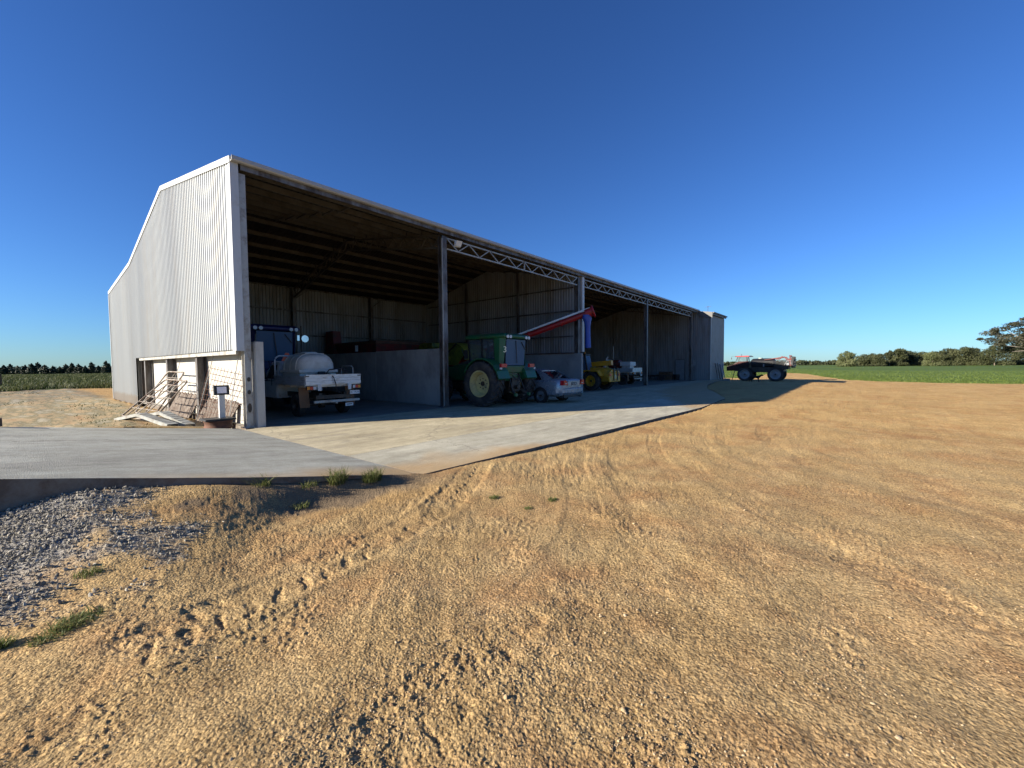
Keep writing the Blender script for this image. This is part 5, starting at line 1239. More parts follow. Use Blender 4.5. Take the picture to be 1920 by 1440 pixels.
# ------------------------------------------------------------------ small things by the store
r = empty('timber_crate', (44.7, 15.75, 0), 0, 'low brown timber crate against the ribbed wall beside the black tub', 'crate')
for k in range(4):
    MB().box(-.38, -.36, -.62, .62, .02 + k * .22, .21 + k * .22).build('slat', WOODD, r); MB().box(-.35, .35, -.62, -.60, .02 + k * .22, .21 + k * .22).build('slat', WOODD, r)
MB().box(-.35, .38, -.59, .62, .0, .80).build('crate_core', WOODD, r)
r = empty('black_tub', (45.0, 14.75, 0), 0, 'black plastic tub between the crate and the side door', 'tub')
MB().lathe([(0, .001), (0, .26), (.55, .34), (.55, .30), (.03, .22), (.03, .001)], (0, 0, 0), 'z', 20, closed=False).build('tub_body', BLACK, r, smooth=True); MB().lathe([(.53, .345), (.57, .345), (.57, .33), (.53, .33)], (0, 0, 0), 'z', 20).build('tub_rim', BLACK, r)
r = empty('dark_machine_frame', (42.9, 16.6, 0), 0, 'low dark cultivator frame standing left of the timber crate', 'farm implement')
MB().box(-.3, .3, -1.6, 1.6, .45, .56).box(-.9, -.8, -1.5, 1.5, .4, .5).bar((-.9, 0, .45), (.3, 0, .5), .1, .1).build('frame', DARK, r)
q = MB(); [q.tube([(.0, -1.4 + k * .4, .5), (.25, -1.4 + k * .4, .35), (.1, -1.4 + k * .4, .05)], .03, 6) for k in range(8)]; q.build('tine', DARK, r)
MB().cyl((-.85, -1.35, .3), (-.75, -1.35, .3), .3, n=18).build('gauge_wheel', TYRE, r)
r = empty('pedestal_fan', (44.2, 12.95, 0), 0, 'round pedestal fan on a stand beside the fourth column', 'fan')
MB().lathe([(0, .001), (0, .34), (.04, .34), (.06, .05), (.06, .001)], (0, 0, 0), 'z', 20, closed=False).build('base', BLACK, r); MB().cyl((0, 0, .06), (0, 0, 1.6), .025, n=8).build('pole', STEEL, r)
q = MB()
for rr in (.34, .24, .13): q.lathe([(-.012, rr - .01), (.012, rr - .01), (.012, rr + .01), (-.012, rr + .01)], (-.12, 0, 1.75), 'x', 24)
for k in range(8): q.bar((-.12, 0, 1.75), (-.12, .34 * cos(k * pi / 4), 1.75 + .34 * sin(k * pi / 4)), .012, .012, up=(1, 0, 0))
q.build('fan_guard', ALU, r); MB().cyl((-.1, 0, 1.75), (.12, 0, 1.75), .09, n=14).build('motor', DARK, r)
q = MB()
for k in range(4):
    a = k * pi / 2; q.hexa([(-.08, .05 * cos(a) - .06 * sin(a), 1.75 + .05 * sin(a) + .06 * cos(a)), (-.06, .05 * cos(a) + .06 * sin(a), 1.75 + .05 * sin(a) - .06 * cos(a)), (-.05, .3 * cos(a) + .1 * sin(a), 1.75 + .3 * sin(a) - .1 * cos(a)), (-.07, .3 * cos(a) - .1 * sin(a), 1.75 + .3 * sin(a) + .1 * cos(a)), (-.075, .05 * cos(a) - .06 * sin(a), 1.755 + .05 * sin(a) + .06 * cos(a)), (-.055, .05 * cos(a) + .06 * sin(a), 1.755 + .05 * sin(a) - .06 * cos(a)), (-.045, .3 * cos(a) + .1 * sin(a), 1.755 + .3 * sin(a) - .1 * cos(a)), (-.065, .3 * cos(a) - .1 * sin(a), 1.755 + .3 * sin(a) + .1 * cos(a))])
q.build('fan_blade', GREYP, r)
def ladder(x, w, h, m, label, lean=.35):
    r = empty('steel_ladder', (x, PY - .06, 0), 0, label, 'ladder', 'ladders leaning on the end panel')
    for s in (-1, 1): MB().bar((s * w / 2, -lean, 0), (s * w / 2 * .96, -.04, h), .05, .07).build('stile', m, r)
    n = int(h / .3)
    for k in range(n):
        t = (k + .6) / n; MB().bar((-w / 2 + .03, -lean + (lean - .04) * t, h * t), (w / 2 - .03, -lean + (lean - .04) * t, h * t), .035, .035).build('rung', m, r)
ladder(47.5, .9, 1.75, STEEL, 'dark steel ladder section leaning on the smooth end panel, nearer the ribbed wall')
ladder(48.5, .7, 1.6, STEEL, 'narrow dark ladder section in the middle of those leaning on the end panel')
ladder(49.6, .9, 1.6, mat('blue_grey_steel', (.10, .13, .22), .5, .2), 'blue-grey ladder section leaning on the end panel nearest its outer corner')

# ------------------------------------------------------------------ gear beside the gable wall
GATE_M = mat('dull_galvanised_pipe', (.30, .28, .24), .55, .2, .15, 5, (.13, .07, .04), .45, 4)
def gate(name, corners, label, tilt_bars, m=GATE_M):
    """corners: bl, br, tr, tl in world"""
    bl, br, tr, tl = [Vector(c) for c in corners]
    r = empty(name, tuple(bl), 0, label, 'gate', 'stock gates leaning beside the gable wall')
    def B(mb, nm): return mb.build(nm, m, r, world=True, smooth=True)
    pts = []
    for a, b, c in ((bl, tl, tr), (tl, tr, br)):
        u = (a - b).normalized() * .12; v = (c - b).normalized() * .12
        pts += [b + u, b + u * .3 + v * .3, b + v]
    B(MB().tube([bl] + pts + [br, bl + (br - bl) * .02], .026), 'gate_frame')
    for t in (.22, .38, .54, .70, .86):
        B(MB().tube([bl.lerp(tl, t), br.lerp(tr, t)], .013, 6), 'rail')
    for a, b in tilt_bars:
        B(MB().tube([bl.lerp(br, a), tl.lerp(tr, b)], .02, 6), 'brace')
G0 = lambda x, y: hz(x, y) + .02
gate('stock_gate', [(3.05, 20.9, G0(3.05, 20.9)), (3.15, 18.4, G0(3.15, 18.4)), (4.02, 18.3, 1.50), (4.02, 20.6, 1.52)], 'white tubular stock gate leaning on the gable posts, the taller one at the back', [(.5, .5)])
gate('stock_gate', [(2.55, 19.9, G0(2.55, 19.9)), (2.85, 16.9, G0(2.85, 16.9)), (3.88, 17.3, 1.22), (3.80, 19.9, 1.24)], 'rusty white tubular gate with diagonal braces in front of the taller gate', [(.12, .35), (.35, .62), (.6, .88)])
def ramp_plank(pts, w, label):
    r = empty('loading_plank', pts[0], 0, label, 'ramp', 'grey folding loading planks')
    for (a, b) in zip(pts[:-1], pts[1:]):
        a = Vector(a); b = Vector(b); q = MB().bar(a, b, w, .02); side = (b - a).cross(Vector((0, 0, 1))).normalized() * w / 2
        for s in (-1, 1): q.bar(a + side * s - Vector((0, 0, .045)), b + side * s - Vector((0, 0, .045)), .02, .07)
        n = int((b - a).length / .25)
        for k in range(1, n): q.bar(a.lerp(b, k / n) + Vector((0, 0, .014)) - side * .9, a.lerp(b, k / n) + Vector((0, 0, .014)) + side * .9, .03, .012)
        q.build('plank_deck', mat('grey_painted_plank', (.27, .28, .265), .6, .1, .1, 4, (.17, .15, .12), .35, 3), r, world=True)
ramp_plank([(2.30, 18.5, hz(2.30, 18.5) + .04), (2.56, 16.6, .30), (2.78, 14.0, hz(2.78, 14.0) + .05)], .24, 'bent grey loading plank lying further from the gable wall on the sandy mound')
ramp_plank([(2.95, 18.7, hz(2.95, 18.7) + .05), (3.03, 16.3, .33), (3.24, 14.4, hz(3.24, 14.4) + .05)], .24, 'bent grey loading plank lying closer to the gable posts behind the scale')
# platform scale on an old rim
SZ = hz(3.55, 13.35)
r = empty('platform_scale', (3.62, 13.32, SZ), 0, 'platform scale with a pale readout on a white post standing on a rusty rim', 'scale')
MB().lathe([(0, .001), (0, .32), (.03, .34), (.08, .31), (.16, .31), (.20, .34), (.22, .34), (.22, .001)], (0, 0, 0), 'z', 28, closed=False).build('rusty_rim', RUST, r, smooth=True)
MB().box(-.36, .34, -.28, .30, .225, .275).build('scale_platform', BLACK, r, bevel=.008)
MB().box(.02, .16, -.06, .04, .276, .92).build('scale_post', TRIM, r, bevel=.008)
hd = MB().hexa([(-.10, -.10, .90), (.26, -.10, .90), (.26, -.03, .90), (-.10, -.03, .90), (-.10, -.08, 1.16), (.26, -.08, 1.16), (.26, -.01, 1.16), (-.10, -.01, 1.16)]).build('readout_head', BLACK, r, bevel=.01)
MB().hexa([(-.03, -.108, .95), (.19, -.108, .95), (.19, -.100, .95), (-.03, -.100, .95), (-.03, -.091, 1.12), (.19, -.091, 1.12), (.19, -.083, 1.12), (-.03, -.083, 1.12)]).build('readout_face', mat('pale_readout', (.8, .74, .76), .3), hd)
# reinforcing mesh and slatted panels leaning on the precast wall
def mesh_panel(ya, yb, xb, zt, label, name='reinforcing_mesh'):
    r = empty(name, (xb, ya, 0), 0, label, 'wire mesh'); q1 = MB(); q2 = MB()
    n = 11
    for k in range(n + 1):
        t = k / n; y0 = ya + (yb - ya) * t; q1.tube([(xb, y0, hz(xb, y0) + .02), (GX + .34, y0 - .35 - .4 * t, zt - .25 * t)], .006, 5)
    for k in range(10):
        s = (k + .5) / 10
        pts = [Vector((xb, ya + (yb - ya) * t, .03)).lerp(Vector((GX + .345, ya + (yb - ya) * t - .35 - .4 * t, zt - .25 * t)), s) for t in (0, .5, 1)]
        q2.tube(pts, .006, 5)
    a = q1.build('upright_wires', RUST, r, world=True); a['kind'] = 'stuff'; b = q2.build('cross_wires', RUST, r, world=True); b['kind'] = 'stuff'
mesh_panel(16.9, 13.9, 3.95, 1.75, 'rusty square wire mesh leaning against the sunlit concrete panel behind the scale')
SLATM = mat('grey_brown_slat', (.17, .14, .115), .85, 0, .3, 9, (.07, .045, .03), .5, 7, bump=.8, bump_scale=25)
def slat_panel(y0, y1, xb, zt, n, label):
    r = empty('slatted_panel', (xb, y0, 0), 0, label, 'panel', 'rusty slatted panels against the gable wall')
    xt = GX + .36; sh = .35
    MB().bar((xt, y0, zt), (xt, y1, zt - .04), .03, .03).bar((xb, y0 + sh, hz(xb, y0) + .03), (xb, y1 + sh, hz(xb, y1) + .03), .03, .03).build('panel_frame', RUST, r, world=True)
    for k in range(n):
        t = (k + .5) / n; ya = y0 + (y1 - y0) * t
        MB().bar((xt - .01, ya, zt - .02), (xb + .01, ya + sh, hz(xb, ya) + .05), abs(y1 - y0) / n * .72, .03, up=(1, 0, 0)).build('slat', SLATM, r, world=True)
slat_panel(16.8, 13.9, 4.02, .62, 7, 'weathered slatted panel leaning low against the concrete beside the scale')
slat_panel(20.6, 17.6, 3.98, .70, 7, 'weathered slatted panel leaning behind the braced stock gate')
# leaning steel rods
for i, (yy, zz, dy) in enumerate(((13.9, 2.05, -.5), (16.2, 2.05, .2), (20.2, 2.0, .35))):
    r = MB().tube([(GX - .12, yy + dy, hz(3.8, yy)), (GX + .37, yy, zz)], .011, 6).build('steel_rod', STEEL_L)
    tag(r, ['thin steel rod leaning on the concrete just above the scale readout', 'thin steel rod leaning beside the middle gable post', 'thin steel rod leaning behind the stock gates'][i], 'rod', 'thin rods leaning on the gable wall')
# timber block at the top of the ramp and a far fence post
o = MB().box(-.14, .14, -.10, .10, 0, .16).build('timber_block', WOODD); o.location = (-.22, 13.02, .54); tag(o, 'short dark timber block on the far edge of the concrete ramp', 'block')
o = MB().cyl((0, 0, -.3), (0, 0, 1.25), .11, .10, n=10).build('fence_post', WOODD); o.location = (-.33, 59.0, hz(-.33, 59)); tag(o, 'dark timber post in the long grass at the left paddock edge', 'post')

# ------------------------------------------------------------------ the dog
def make_dog(loc, rz):
    r = empty('farm_dog', loc, rz, 'black and tan dog walking across the shaded yard', 'dog')
    # heading +x
    verts = [(0, 0, .46), (.28, 0, .46), (.40, 0, .50), (.52, 0, .60), (.63, 0, .62), (.74, 0, .58), (-.26, 0, .48), (-.34, 0, .46), (-.50, 0, .36), (-.62, 0, .30),
             (.30, .08, .34), (.27, .08, .18), (.34, .08, .02), (.40, .08, .01), (.30, -.08, .34), (.36, -.08, .19), (.30, -.08, .03), (.35, -.08, .01),
             (-.27, .08, .36), (-.20, .08, .24), (-.32, .08, .15), (-.28, .08, .01), (-.22, .08, .01), (-.27, -.08, .36), (-.28, -.08, .24), (-.42, -.08, .14), (-.42, -.08, .02), (-.36, -.08, .01), (.60, .04, .70), (.60, -.04, .70)]
    edges = [(0, 1), (1, 2), (2, 3), (3, 4), (4, 5), (0, 6), (6, 7), (7, 8), (8, 9), (1, 10), (10, 11), (11, 12), (12, 13), (1, 14), (14, 15), (15, 16), (16, 17), (6, 18), (18, 19), (19, 20), (20, 21), (21, 22), (6, 23), (23, 24), (24, 25), (25, 26), (26, 27), (4, 28), (4, 29)]
    rad = [.12, .14, .11, .075, .075, .032, .11, .05, .035, .02, .055, .032, .022, .022, .055, .032, .022, .022, .065, .045, .028, .022, .022, .065, .045, .028, .022, .022, .018, .018]
    me = bpy.data.meshes.new('dog_body'); me.from_pydata(verts, edges, []); o = bpy.data.objects.new('dog_body', me); COL.objects.link(o); o.parent = r
    m = o.modifiers.new('skin', 'SKIN'); m.use_smooth_shade = True
    for i, sv in enumerate(me.skin_vertices[0].data): sv.radius = (rad[i], rad[i]); sv.use_root = (i == 0)
    s = o.modifiers.new('sub', 'SUBSURF'); s.levels = 1; s.render_levels = 1
    me.materials.append(FURB)
make_dog((44.0, 7.35, hz(44, 7.35) + .0), radians(-100))

# ================================================================== VEGETATION
def leaf_mat(name, cols, trans=.25):
    m = bpy.data.materials.new(name); nt, b = nodes_of(m)
    g = N(nt, 'ShaderNodeNewGeometry'); n = N(nt, 'ShaderNodeTexNoise', Scale=.6, Detail=4); nt.links.new(g.outputs['Position'], n.inputs['Vector'])
    a = N(nt, 'ShaderNodeAttribute'); a.attribute_name = 'tone'
    f = math_n(nt, 'ADD', math_n(nt, 'MULTIPLY', n.outputs[0], .5), math_n(nt, 'MULTIPLY', a.outputs['Fac'], .5))
    c = ramp(nt, f, [(.25, cols[0]), (.75, cols[2]), (.5, cols[1])]).outputs[0]
    nt.links.new(c, b.inputs['Base Color']); b.inputs['Roughness'].default_value = .6; b.inputs['Specular IOR Level'].default_value = .25
    if trans:
        t = N(nt, 'ShaderNodeBsdfTranslucent'); nt.links.new(c, t.inputs[0]); mx = N(nt, 'ShaderNodeMixShader'); mx.inputs[0].default_value = trans
        out = nt.nodes['Material Output']; nt.links.new(b.outputs[0], mx.inputs[1]); nt.links.new(t.outputs[0], mx.inputs[2]); nt.links.new(mx.outputs[0], out.inputs[0])
    return m
LEAF_L = leaf_mat('light_eucalypt_leaf', ((.06, .075, .03), (.115, .13, .055), (.18, .19, .09)))
LEAF_M = leaf_mat('olive_leaf', ((.032, .040, .016), (.062, .070, .030), (.105, .110, .05)))
LEAF_D = leaf_mat('dark_leaf', ((.022, .030, .014), (.042, .050, .024), (.075, .080, .038)))
LEAF_G = leaf_mat('gum_leaf', ((.03, .034, .02), (.055, .058, .035), (.10, .095, .06)))
LEAF_P = leaf_mat('pine_needles', ((.010, .018, .010), (.020, .032, .018), (.036, .050, .028)), .1)
GRASS_M = leaf_mat('grass_blade', ((.06, .085, .018), (.12, .15, .04), (.26, .25, .10)), .35)
CROPL = leaf_mat('crop_blade', ((.06, .095, .016), (.10, .145, .028), (.16, .20, .05)), .3)
TALLG = leaf_mat('tall_grass_blade', ((.030, .045, .014), (.065, .082, .026), (.15, .15, .065)), .3)
BARK = mat('bark', (0.16, 0.13, 0.10), 0.9, 0, 0.3, 4)
BARKG = mat('pale_gum_bark', (0.15, 0.13, 0.11), 0.8, 0, 0.3, 2)

def leaf_cloud(name, m, parent, centers, radii, per, size, flat=1.0, seed=1):
    """clumps of small leaf quads spread through ellipsoids"""
    g = np.random.default_rng(seed); V = []; T = []
    for (c, r) in zip(centers, radii):
        n = int(per * (r[0] * r[1] * r[2]) ** (1 / 3) / np.mean([(q[0] * q[1] * q[2]) ** (1 / 3) for q in radii]))
        d = g.normal(size=(n, 3)); d /= np.linalg.norm(d, axis=1)[:, None]
        rad = (.55 + .45 * g.random(n) ** .5)[:, None] * (1 + .22 * g.normal(size=(n, 1)) * .6)
        p = np.array(c) + d * rad * np.array(r)
        u = g.normal(size=(n, 3)); u[:, 2] *= flat; u /= np.linalg.norm(u, axis=1)[:, None]
        w = np.cross(u, d + .6 * g.normal(size=(n, 3))); w /= np.linalg.norm(w, axis=1)[:, None] + 1e-6
        s = size * (.6 + .8 * g.random(n))[:, None]
        q = np.stack([p - u * s, p + w * s * .55, p + u * s, p - w * s * .55], 1); V.append(q.reshape(-1, 3))
        T.append(np.repeat(np.clip(.5 + .30 * d[:, 2] * 0 + .28 * g.normal(size=n) + .15 * g.normal(), 0, 1), 4))
    V = np.concatenate(V); T = np.concatenate(T); n = len(V) // 4
    me = bpy.data.meshes.new(name); me.vertices.add(len(V)); me.loops.add(len(V)); me.polygons.add(n)
    me.vertices.foreach_set('co', V.astype(np.float32).ravel()); me.loops.foreach_set('vertex_index', np.arange(len(V), dtype=np.int32))
    me.polygons.foreach_set('loop_start', (np.arange(n) * 4).astype(np.int32))
    me.update(calc_edges=True); at = me.attributes.new('tone', 'FLOAT', 'POINT'); at.data.foreach_set('value', T.astype(np.float32))
    me.materials.append(m); o = bpy.data.objects.new(name, me); COL.objects.link(o); o.parent = parent; return o

def bush_tree(x, y, w, h, kind, label, group, seed):
    rr = random.Random(seed); r = empty({'L': 'gum_tree', 'M': 'bushy_tree', 'D': 'bushy_tree'}[kind], (x, y, hz(x, y)), 0, label, 'tree', group)
    tr = MB(); tr.tube([(0, 0, -.2), (.1, .1, h * .25), (.0, .2, h * .5)], [.28, .2, .1], 8)
    C = []; Rr = []
    n = 13
    for k in range(n):
        t = k / n; a = rr.random() * 6.28; rad = w * .5 * (0.25 + .55 * rr.random()); zz = h * (.16 + .66 * rr.random())
        env = sqrt(max(.05, 1 - ((zz / h - .42) / .62) ** 2)); cx_, cy_ = rad * env * cos(a), rad * env * sin(a)
        C.append((cx_, cy_, zz)); s = w * (.17 + .10 * rr.random()); Rr.append((s, s, s * .8))
        if k < 6: tr.tube([(0, .05, h * .2), (cx_ * .5, cy_ * .5, (h * .2 + zz) / 2 + .3), (cx_, cy_, zz)], [.14, .09, .04], 6)
    for k in range(5): 
        a = rr.random() * 6.28; C.append((w * .33 * cos(a), w * .33 * sin(a), h * .10)); Rr.append((w * .22, w * .22, h * .12))
    C.append((rr.uniform(-.1, .1) * w, 0, h * .84)); Rr.append((w * .17, w * .17, h * .13))
    tr.build('trunk', BARK, r); leaf_cloud('crown', {'L': LEAF_L, 'M': LEAF_M, 'D': LEAF_D}[kind], r, C, Rr, 330, .34 if h < 11 else .40, 1, seed)
RT = [(342.6, 5.9, 10.2, 9.9, 'L', 'pale green gum standing alone at the left end of the far tree row'),
(371.0, 9.6, 4.8, 5.3, 'L', 'small pale sapling tucked against the left side of the lone pale gum'),
(377.7, -3.0, 11.9, 8.1, 'M', 'rounded olive tree just right of the gap beside the lone pale gum'),
(361.5, -10.5, 10.7, 8.0, 'M', 'low spreading olive tree left of the narrow tall dark one'),
(376.7, -16.1, 6.6, 10.3, 'D', 'narrow dark tree with a pointed top rising above its low neighbours'),
(378.2, -20.3, 9.8, 11.3, 'M', 'olive tree right beside the narrow pointed dark tree'),
(392.2, -26.4, 10.9, 10.2, 'D', 'dark rounded tree left of the middle dip in the far tree row'),
(403.3, -32.6, 11.0, 9.2, 'M', 'olive tree at the dip in the middle of the far tree row'),
(375.6, -36.2, 9.4, 9.2, 'L', 'paler yellowish tree in the middle of the far tree row'),
(376.3, -40.5, 8.5, 9.8, 'M', 'olive tree just right of the paler yellowish one'),
(419.5, -49.6, 11.1, 11.5, 'D', 'dark tree left of the broad high domed one'),
(405.4, -54.1, 13.5, 12.4, 'M', 'broad high domed olive tree with a dip on its right'),
(426.5, -61.9, 11.0, 11.8, 'D', 'dark tree on the right shoulder of the broad dome'),
(396.2, -65.9, 16.2, 13.1, 'M', 'large rounded olive tree left below the big spreading gum'),
(414.0, -63.7, 6.5, 5.3, 'D', 'low dark bush in the notch beside the large rounded tree'),
(440.8, -81.4, 15.2, 13.6, 'M', 'olive tree directly behind the foot of the big spreading gum'),
(423.2, -86.5, 19.8, 14.5, 'D', 'wide dark tree behind the big gum at the frame edge'),
(470.9, -105.9, 21.6, 17.3, 'M', 'olive tree beyond the big gum outside the row end'),
(479.2, -118.3, 21.5, 15.7, 'D', 'last dark tree of the far row beyond the big gum')]
for i, (x, y, w, h, k, lab) in enumerate(RT): bush_tree(x, y, w, h * 1.04, k, lab, 'trees along the far side of the crop', 100 + i)

def big_gum(x, y):
    rr = random.Random(5); r = empty('gum_tree', (x, y, hz(x, y)), 0, 'tall spreading gum with flat layered leaf clumps and visible limbs at the right edge', 'tree')
    V = Vector((cos(AZ - radians(51)), sin(AZ - radians(51)), 0)); S = Vector((V.y, -V.x, 0))      # S: to the right as seen from the yard
    def P(s, d, z): return tuple(S * s + V * d + Vector((0, 0, z)))
    tr = MB(); tr.tube([P(3, 0, -.3), P(2.6, 0, 3), P(1.6, .2, 6), P(.8, 0, 8)], [.75, .6, .5, .38], 10)
    C = []; Rr = []
    clumps = [(-11.5, 13.2, 2.6, 1.0), (-9.0, 14.4, 2.4, .9), (-5.2, 15.9, 2.9, 1.1), (-.8, 16.9, 3.6, 1.0), (3.8, 17.3, 3.2, 1.0), (-10.3, 10.2, 3.0, 1.5), (-6.5, 10.3, 3.4, 1.4), (-2.2, 13.4, 3.9, 1.2), (2.6, 14.2, 4.2, 1.3), (-2.3, 10.0, 3.6, 1.3), (2.0, 10.8, 4.2, 1.4), (-5.0, 7.3, 3.0, 1.1), (-.6, 7.6, 3.6, 1.3), (4.4, 8.2, 4.4, 1.6), (8.0, 12.8, 4.2, 1.6), (8.5, 16.0, 3.8, 1.3), (11.5, 10.0, 4.0, 1.6), (7.5, 6.2, 3.6, 1.4), (-14.2, 11.2, .9, .5), (-8.6, 8.6, 1.4, .8), (12.5, 14, 3, 1.3), (-8.0, 12.0, 2.2, .8), (-4.0, 11.8, 2.6, .9), (.5, 12.4, 3.0, 1.0), (-3.5, 8.8, 2.4, .9), (-7.5, 6.4, 1.8, .7), (1.8, 6.0, 3.2, 1.2)]
    for (s, z, ra, rz_) in clumps:
        d = rr.uniform(-5, 5); C.append(P(s, d, z)); Rr.append((ra * 1.12, ra * 1.12, rz_ * 1.1))
        for j in range(2): C.append(P(s + rr.uniform(-.7, .7) * ra, d + rr.uniform(-1, 1) * ra, z + rr.uniform(-.3, .6) * rz_)); Rr.append((ra * .5, ra * .5, rz_ * .6))
        if ra > 1: tr.tube([P(.9, 0, 7 if z > 8 else 4.5), P(s * .45 + .5, d * .4, (7 + z) / 2 - .4), P(s * .85, d * .9, z - rz_ * .5), P(s, d, z)], [.26, .18, .10, .04], 6)
    tr.build('trunk', BARKG, r, smooth=True); leaf_cloud('crown', LEAF_G, r, C, Rr, 330, .24, .5, 9)
big_gum(235.6, -49.4)

def small_pine(x, y, h, w, lab, seed):
    rr = random.Random(seed); r = empty('young_pine', (x, y, hz(x, y)), 0, lab, 'tree', 'young pines beyond the left paddock')
    MB().tube([(0, 0, -.2), (0, 0, h * .98)], [.12, .02], 6).build('trunk', BARK, r)
    C = []; Rr = []
    for k in range(9):
        t = k / 8; z = h * (.10 + .84 * t); ra = w * .5 * (1 - t) ** .7 * rr.uniform(.8, 1.15) + .12; a = rr.random() * 6.28
        C.append((.25 * ra * cos(a), .25 * ra * sin(a), z)); Rr.append((ra, ra, h * .085))
    leaf_cloud('crown', LEAF_P, r, C, Rr, 90, .26, 1, seed)
LT = [(-5.0, 223.8), (-2.3, 226), (-0.3, 221.1), (1.2, 239.6), (3.1, 252.8), (4.6, 229.2), (5.9, 221.2), (7.5, 227.2), (8.5, 210.6), (10.6, 215.7), (12.5, 221.9), (14.1, 222.2), (14.8, 211.1), (16.3, 209.1), (17.7, 207.0), (19.9, 213.8), (20.9, 205.9), (21.8, 196.0), (25.6, 221.7), (25.6, 210.7), (29, 214)]
side = ['first', 'second', 'third', 'fourth', 'fifth', 'sixth', 'seventh', 'eighth', 'ninth', 'tenth', 'eleventh', 'twelfth', 'thirteenth', 'fourteenth', 'fifteenth', 'sixteenth', 'seventeenth', 'eighteenth', 'nineteenth', 'twentieth', 'twenty-first']
for i, (x, y) in enumerate(LT):
    rr = random.Random(i * 3 + 1); h = rr.uniform(2.5, 4.3); w = h * rr.uniform(.75, 1.15)
    small_pine(x, y, h, w, f'{"pointed" if w < h * .95 else "broad"} dark young pine, {side[i]} from the left in the row beyond the long grass', 300 + i)
# denser dark scrub in and behind the pine row, and distant scrub ridge on the right
def scrub(name, pts, size, m, lab, per=60, leaf=.5):
    C = [(p[0], p[1], hz(p[0], p[1]) + size * .35) for p in pts]; Rr = [(size * random.uniform(.7, 1.4), size * random.uniform(.7, 1.4), size * random.uniform(.4, .75)) for p in pts]
    o = leaf_cloud(name, m, None, C, Rr, per, leaf, 1, 3); tag(o, lab, None, None, 'stuff')
scrub('pine_scrub', [(-9 + 44 * i / 70 + random.uniform(-.5, .5), 228 + random.uniform(-4, 12)) for i in range(70)], 2.4, LEAF_P, 'dark undergrowth filling the pine row beyond the left paddock', 70, .35)
pts = []
for i in range(260):
    a = radians(random.uniform(-9, 19)); rr_ = random.uniform(560, 760); pts.append((rr_ * cos(a), rr_ * sin(a)))
scrub('distant_scrub', pts, 5.0, LEAF_D, 'low dark scrub ridge on the horizon beyond the crop', 60, 1.6)

def blades(n, fx, hgt, wid, bend, seed):
    """array of curved tapering blades; fx(n)-> x,y,z arrays"""
    g = np.random.default_rng(seed); x, y, z = fx(n, g); n = len(x)
    h = hgt * (.45 + .75 * g.random(n)); a = g.random(n) * 6.28; lean = bend * (.2 + g.random(n)) * h; w = wid * (.6 + .8 * g.random(n)); b = a + 1.57 + .4 * g.normal(size=n)
    P = []
    for t in (0, .4, .75):
        cx_ = x + np.cos(a) * lean * t * t; cy_ = y + np.sin(a) * lean * t * t; cz_ = z + h * t * (1 - .18 * t * bend); ww = w * (1 - .55 * t)
        P += [np.stack([cx_ - np.cos(b) * ww, cy_ - np.sin(b) * ww, cz_], 1), np.stack([cx_ + np.cos(b) * ww, cy_ + np.sin(b) * ww, cz_], 1)]
    P.append(np.stack([x + np.cos(a) * lean, y + np.sin(a) * lean, z + h * (1 - .25 * bend)], 1))
    V = np.stack(P, 1).reshape(-1, 3); o = (np.arange(n) * 7)[:, None]
    Fc = [tuple(r) for r in np.concatenate([o + np.array([[0, 1, 3, 2]]), o + np.array([[2, 3, 5, 4]])]).tolist()] + [tuple(r) for r in (o + np.array([[4, 5, 6]])).tolist()]
    return V, Fc, np.repeat(g.random(n), 7)
def grass_obj(name, V, Fc, T, m):
    me = bpy.data.meshes.new(name); me.from_pydata(V.tolist(), [], Fc); me.materials.append(m)
    at = me.attributes.new('tone', 'FLOAT', 'POINT'); at.data.foreach_set('value', T.astype(np.float32))
    o = bpy.data.objects.new(name, me); COL.objects.link(o); return o
def tuft(x, y, r_, h, n, lab, seed, bend=.8, z=None):
    zz = hz(x, y) if z is None else z
    def fx(n, g):
        a = g.random(n) * 6.28; q = r_ * np.sqrt(g.random(n)); return q * np.cos(a), q * np.sin(a) * .7, np.full(n, -.01)
    V, Fc, T = blades(n, fx, h, .0035, bend, seed); o = grass_obj('grass_tuft', V, Fc, T, GRASS_M); o.location = (x, y, zz); tag(o, lab, 'grass tuft', 'grass tufts in the yard')
tuft(2.03, 5.80, .10, .22, 110, 'thin wispy grass tuft at the concrete edge, leftmost of three', 1, 1.1, .12)
tuft(2.86, 5.50, .13, .24, 260, 'upright green grass tuft at the concrete edge between two others', 2, .8, .05)
tuft(3.27, 5.30, .14, .20, 330, 'bushiest green grass tuft at the concrete edge by the apron corner', 3, .9, .03)
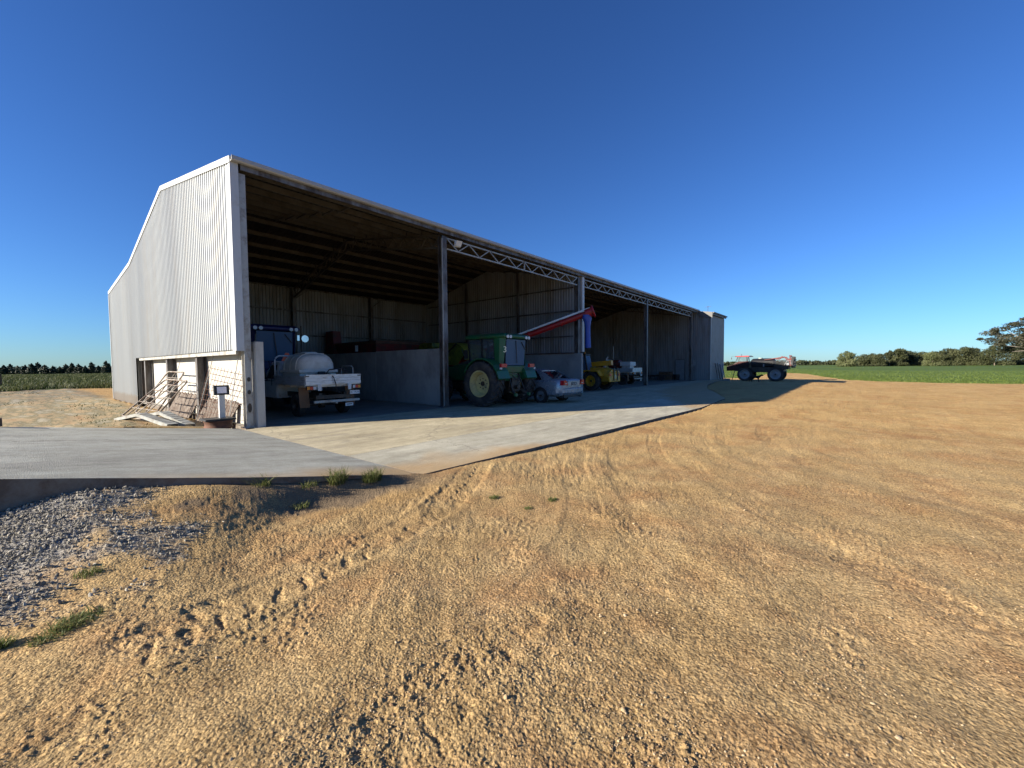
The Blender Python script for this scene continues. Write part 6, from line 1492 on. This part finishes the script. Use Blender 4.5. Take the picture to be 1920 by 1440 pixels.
tuft(2.50, 5.55, .10, .10, 60, 'tiny grass sprig at the concrete edge left of the upright tuft', 4, .9, .08)
tuft(2.28, 5.35, .12, .07, 150, 'low green weed clump in the shade below the concrete edge', 5)
tuft(3.95, 3.59, .07, .05, 110, 'small dark weed between the wheel tracks, nearer the apron corner', 6)
tuft(4.36, 2.96, .07, .05, 100, 'small dark weed right of the wheel tracks in open sand', 7)
tuft(3.92, 3.0, .06, .04, 70, 'tiny weed just left of the small dark weed in open sand', 8)
tuft(.24, 3.98, .13, .07, 240, 'flattened grass patch below the gravel heap at the left', 9, 1.4)
tuft(.10, 3.90, .09, .06, 140, 'thinner end of the flattened grass below the gravel heap', 11, 1.4)
tuft(-.10, 4.02, .07, .07, 220, 'dense green grass clump at the left frame edge', 10)
tuft(.36, 4.66, .09, .06, 110, 'sparse weed on the lower edge of the gravel heap', 12)
# long grass at the far side of the left paddock
def fxl(n, g):
    x = g.uniform(-22, 40, n); y = 49 + 130 * g.random(n) ** 1.6 + 3 * np.sin(x * .5); return x, y, height(x, y) - .03
V, Fc, T = blades(60000, fxl, .55, .035, .8, 21); tag(grass_obj('long_grass', V, Fc, T, TALLG), 'tall rank grass along the far side of the left paddock', None, None, 'stuff')
def fxs(n, g):
    x = g.uniform(-8, 3.3, n); y = 14.5 + 33 * g.random(n); k = fbm(x * .4, y * .25, 3, 8) > .1; x = x[k]; y = y[k]; return x, y, height(x, y) - .01
V, Fc, T = blades(9000, fxs, .07, .012, .9, 22); tag(grass_obj('short_weeds', V, Fc, T, TALLG), 'sparse short weeds on the rough ground left of the shed', None, None, 'stuff')
def fxc(n, g):
    a = np.radians(g.uniform(-26, 21, n)); r = field_r(np.degrees(a)) * (1.0 + .015 * g.normal(size=n)) + 90 * g.random(n) ** 1.8; x = r * np.cos(a); y = r * np.sin(a); return x, y, height(x, y) - .02
V, Fc, T = blades(70000, fxc, .17, .03, .7, 23); tag(grass_obj('young_crop', V, Fc, T, CROPL), 'young green crop leaves along the near side of the field', None, None, 'stuff')
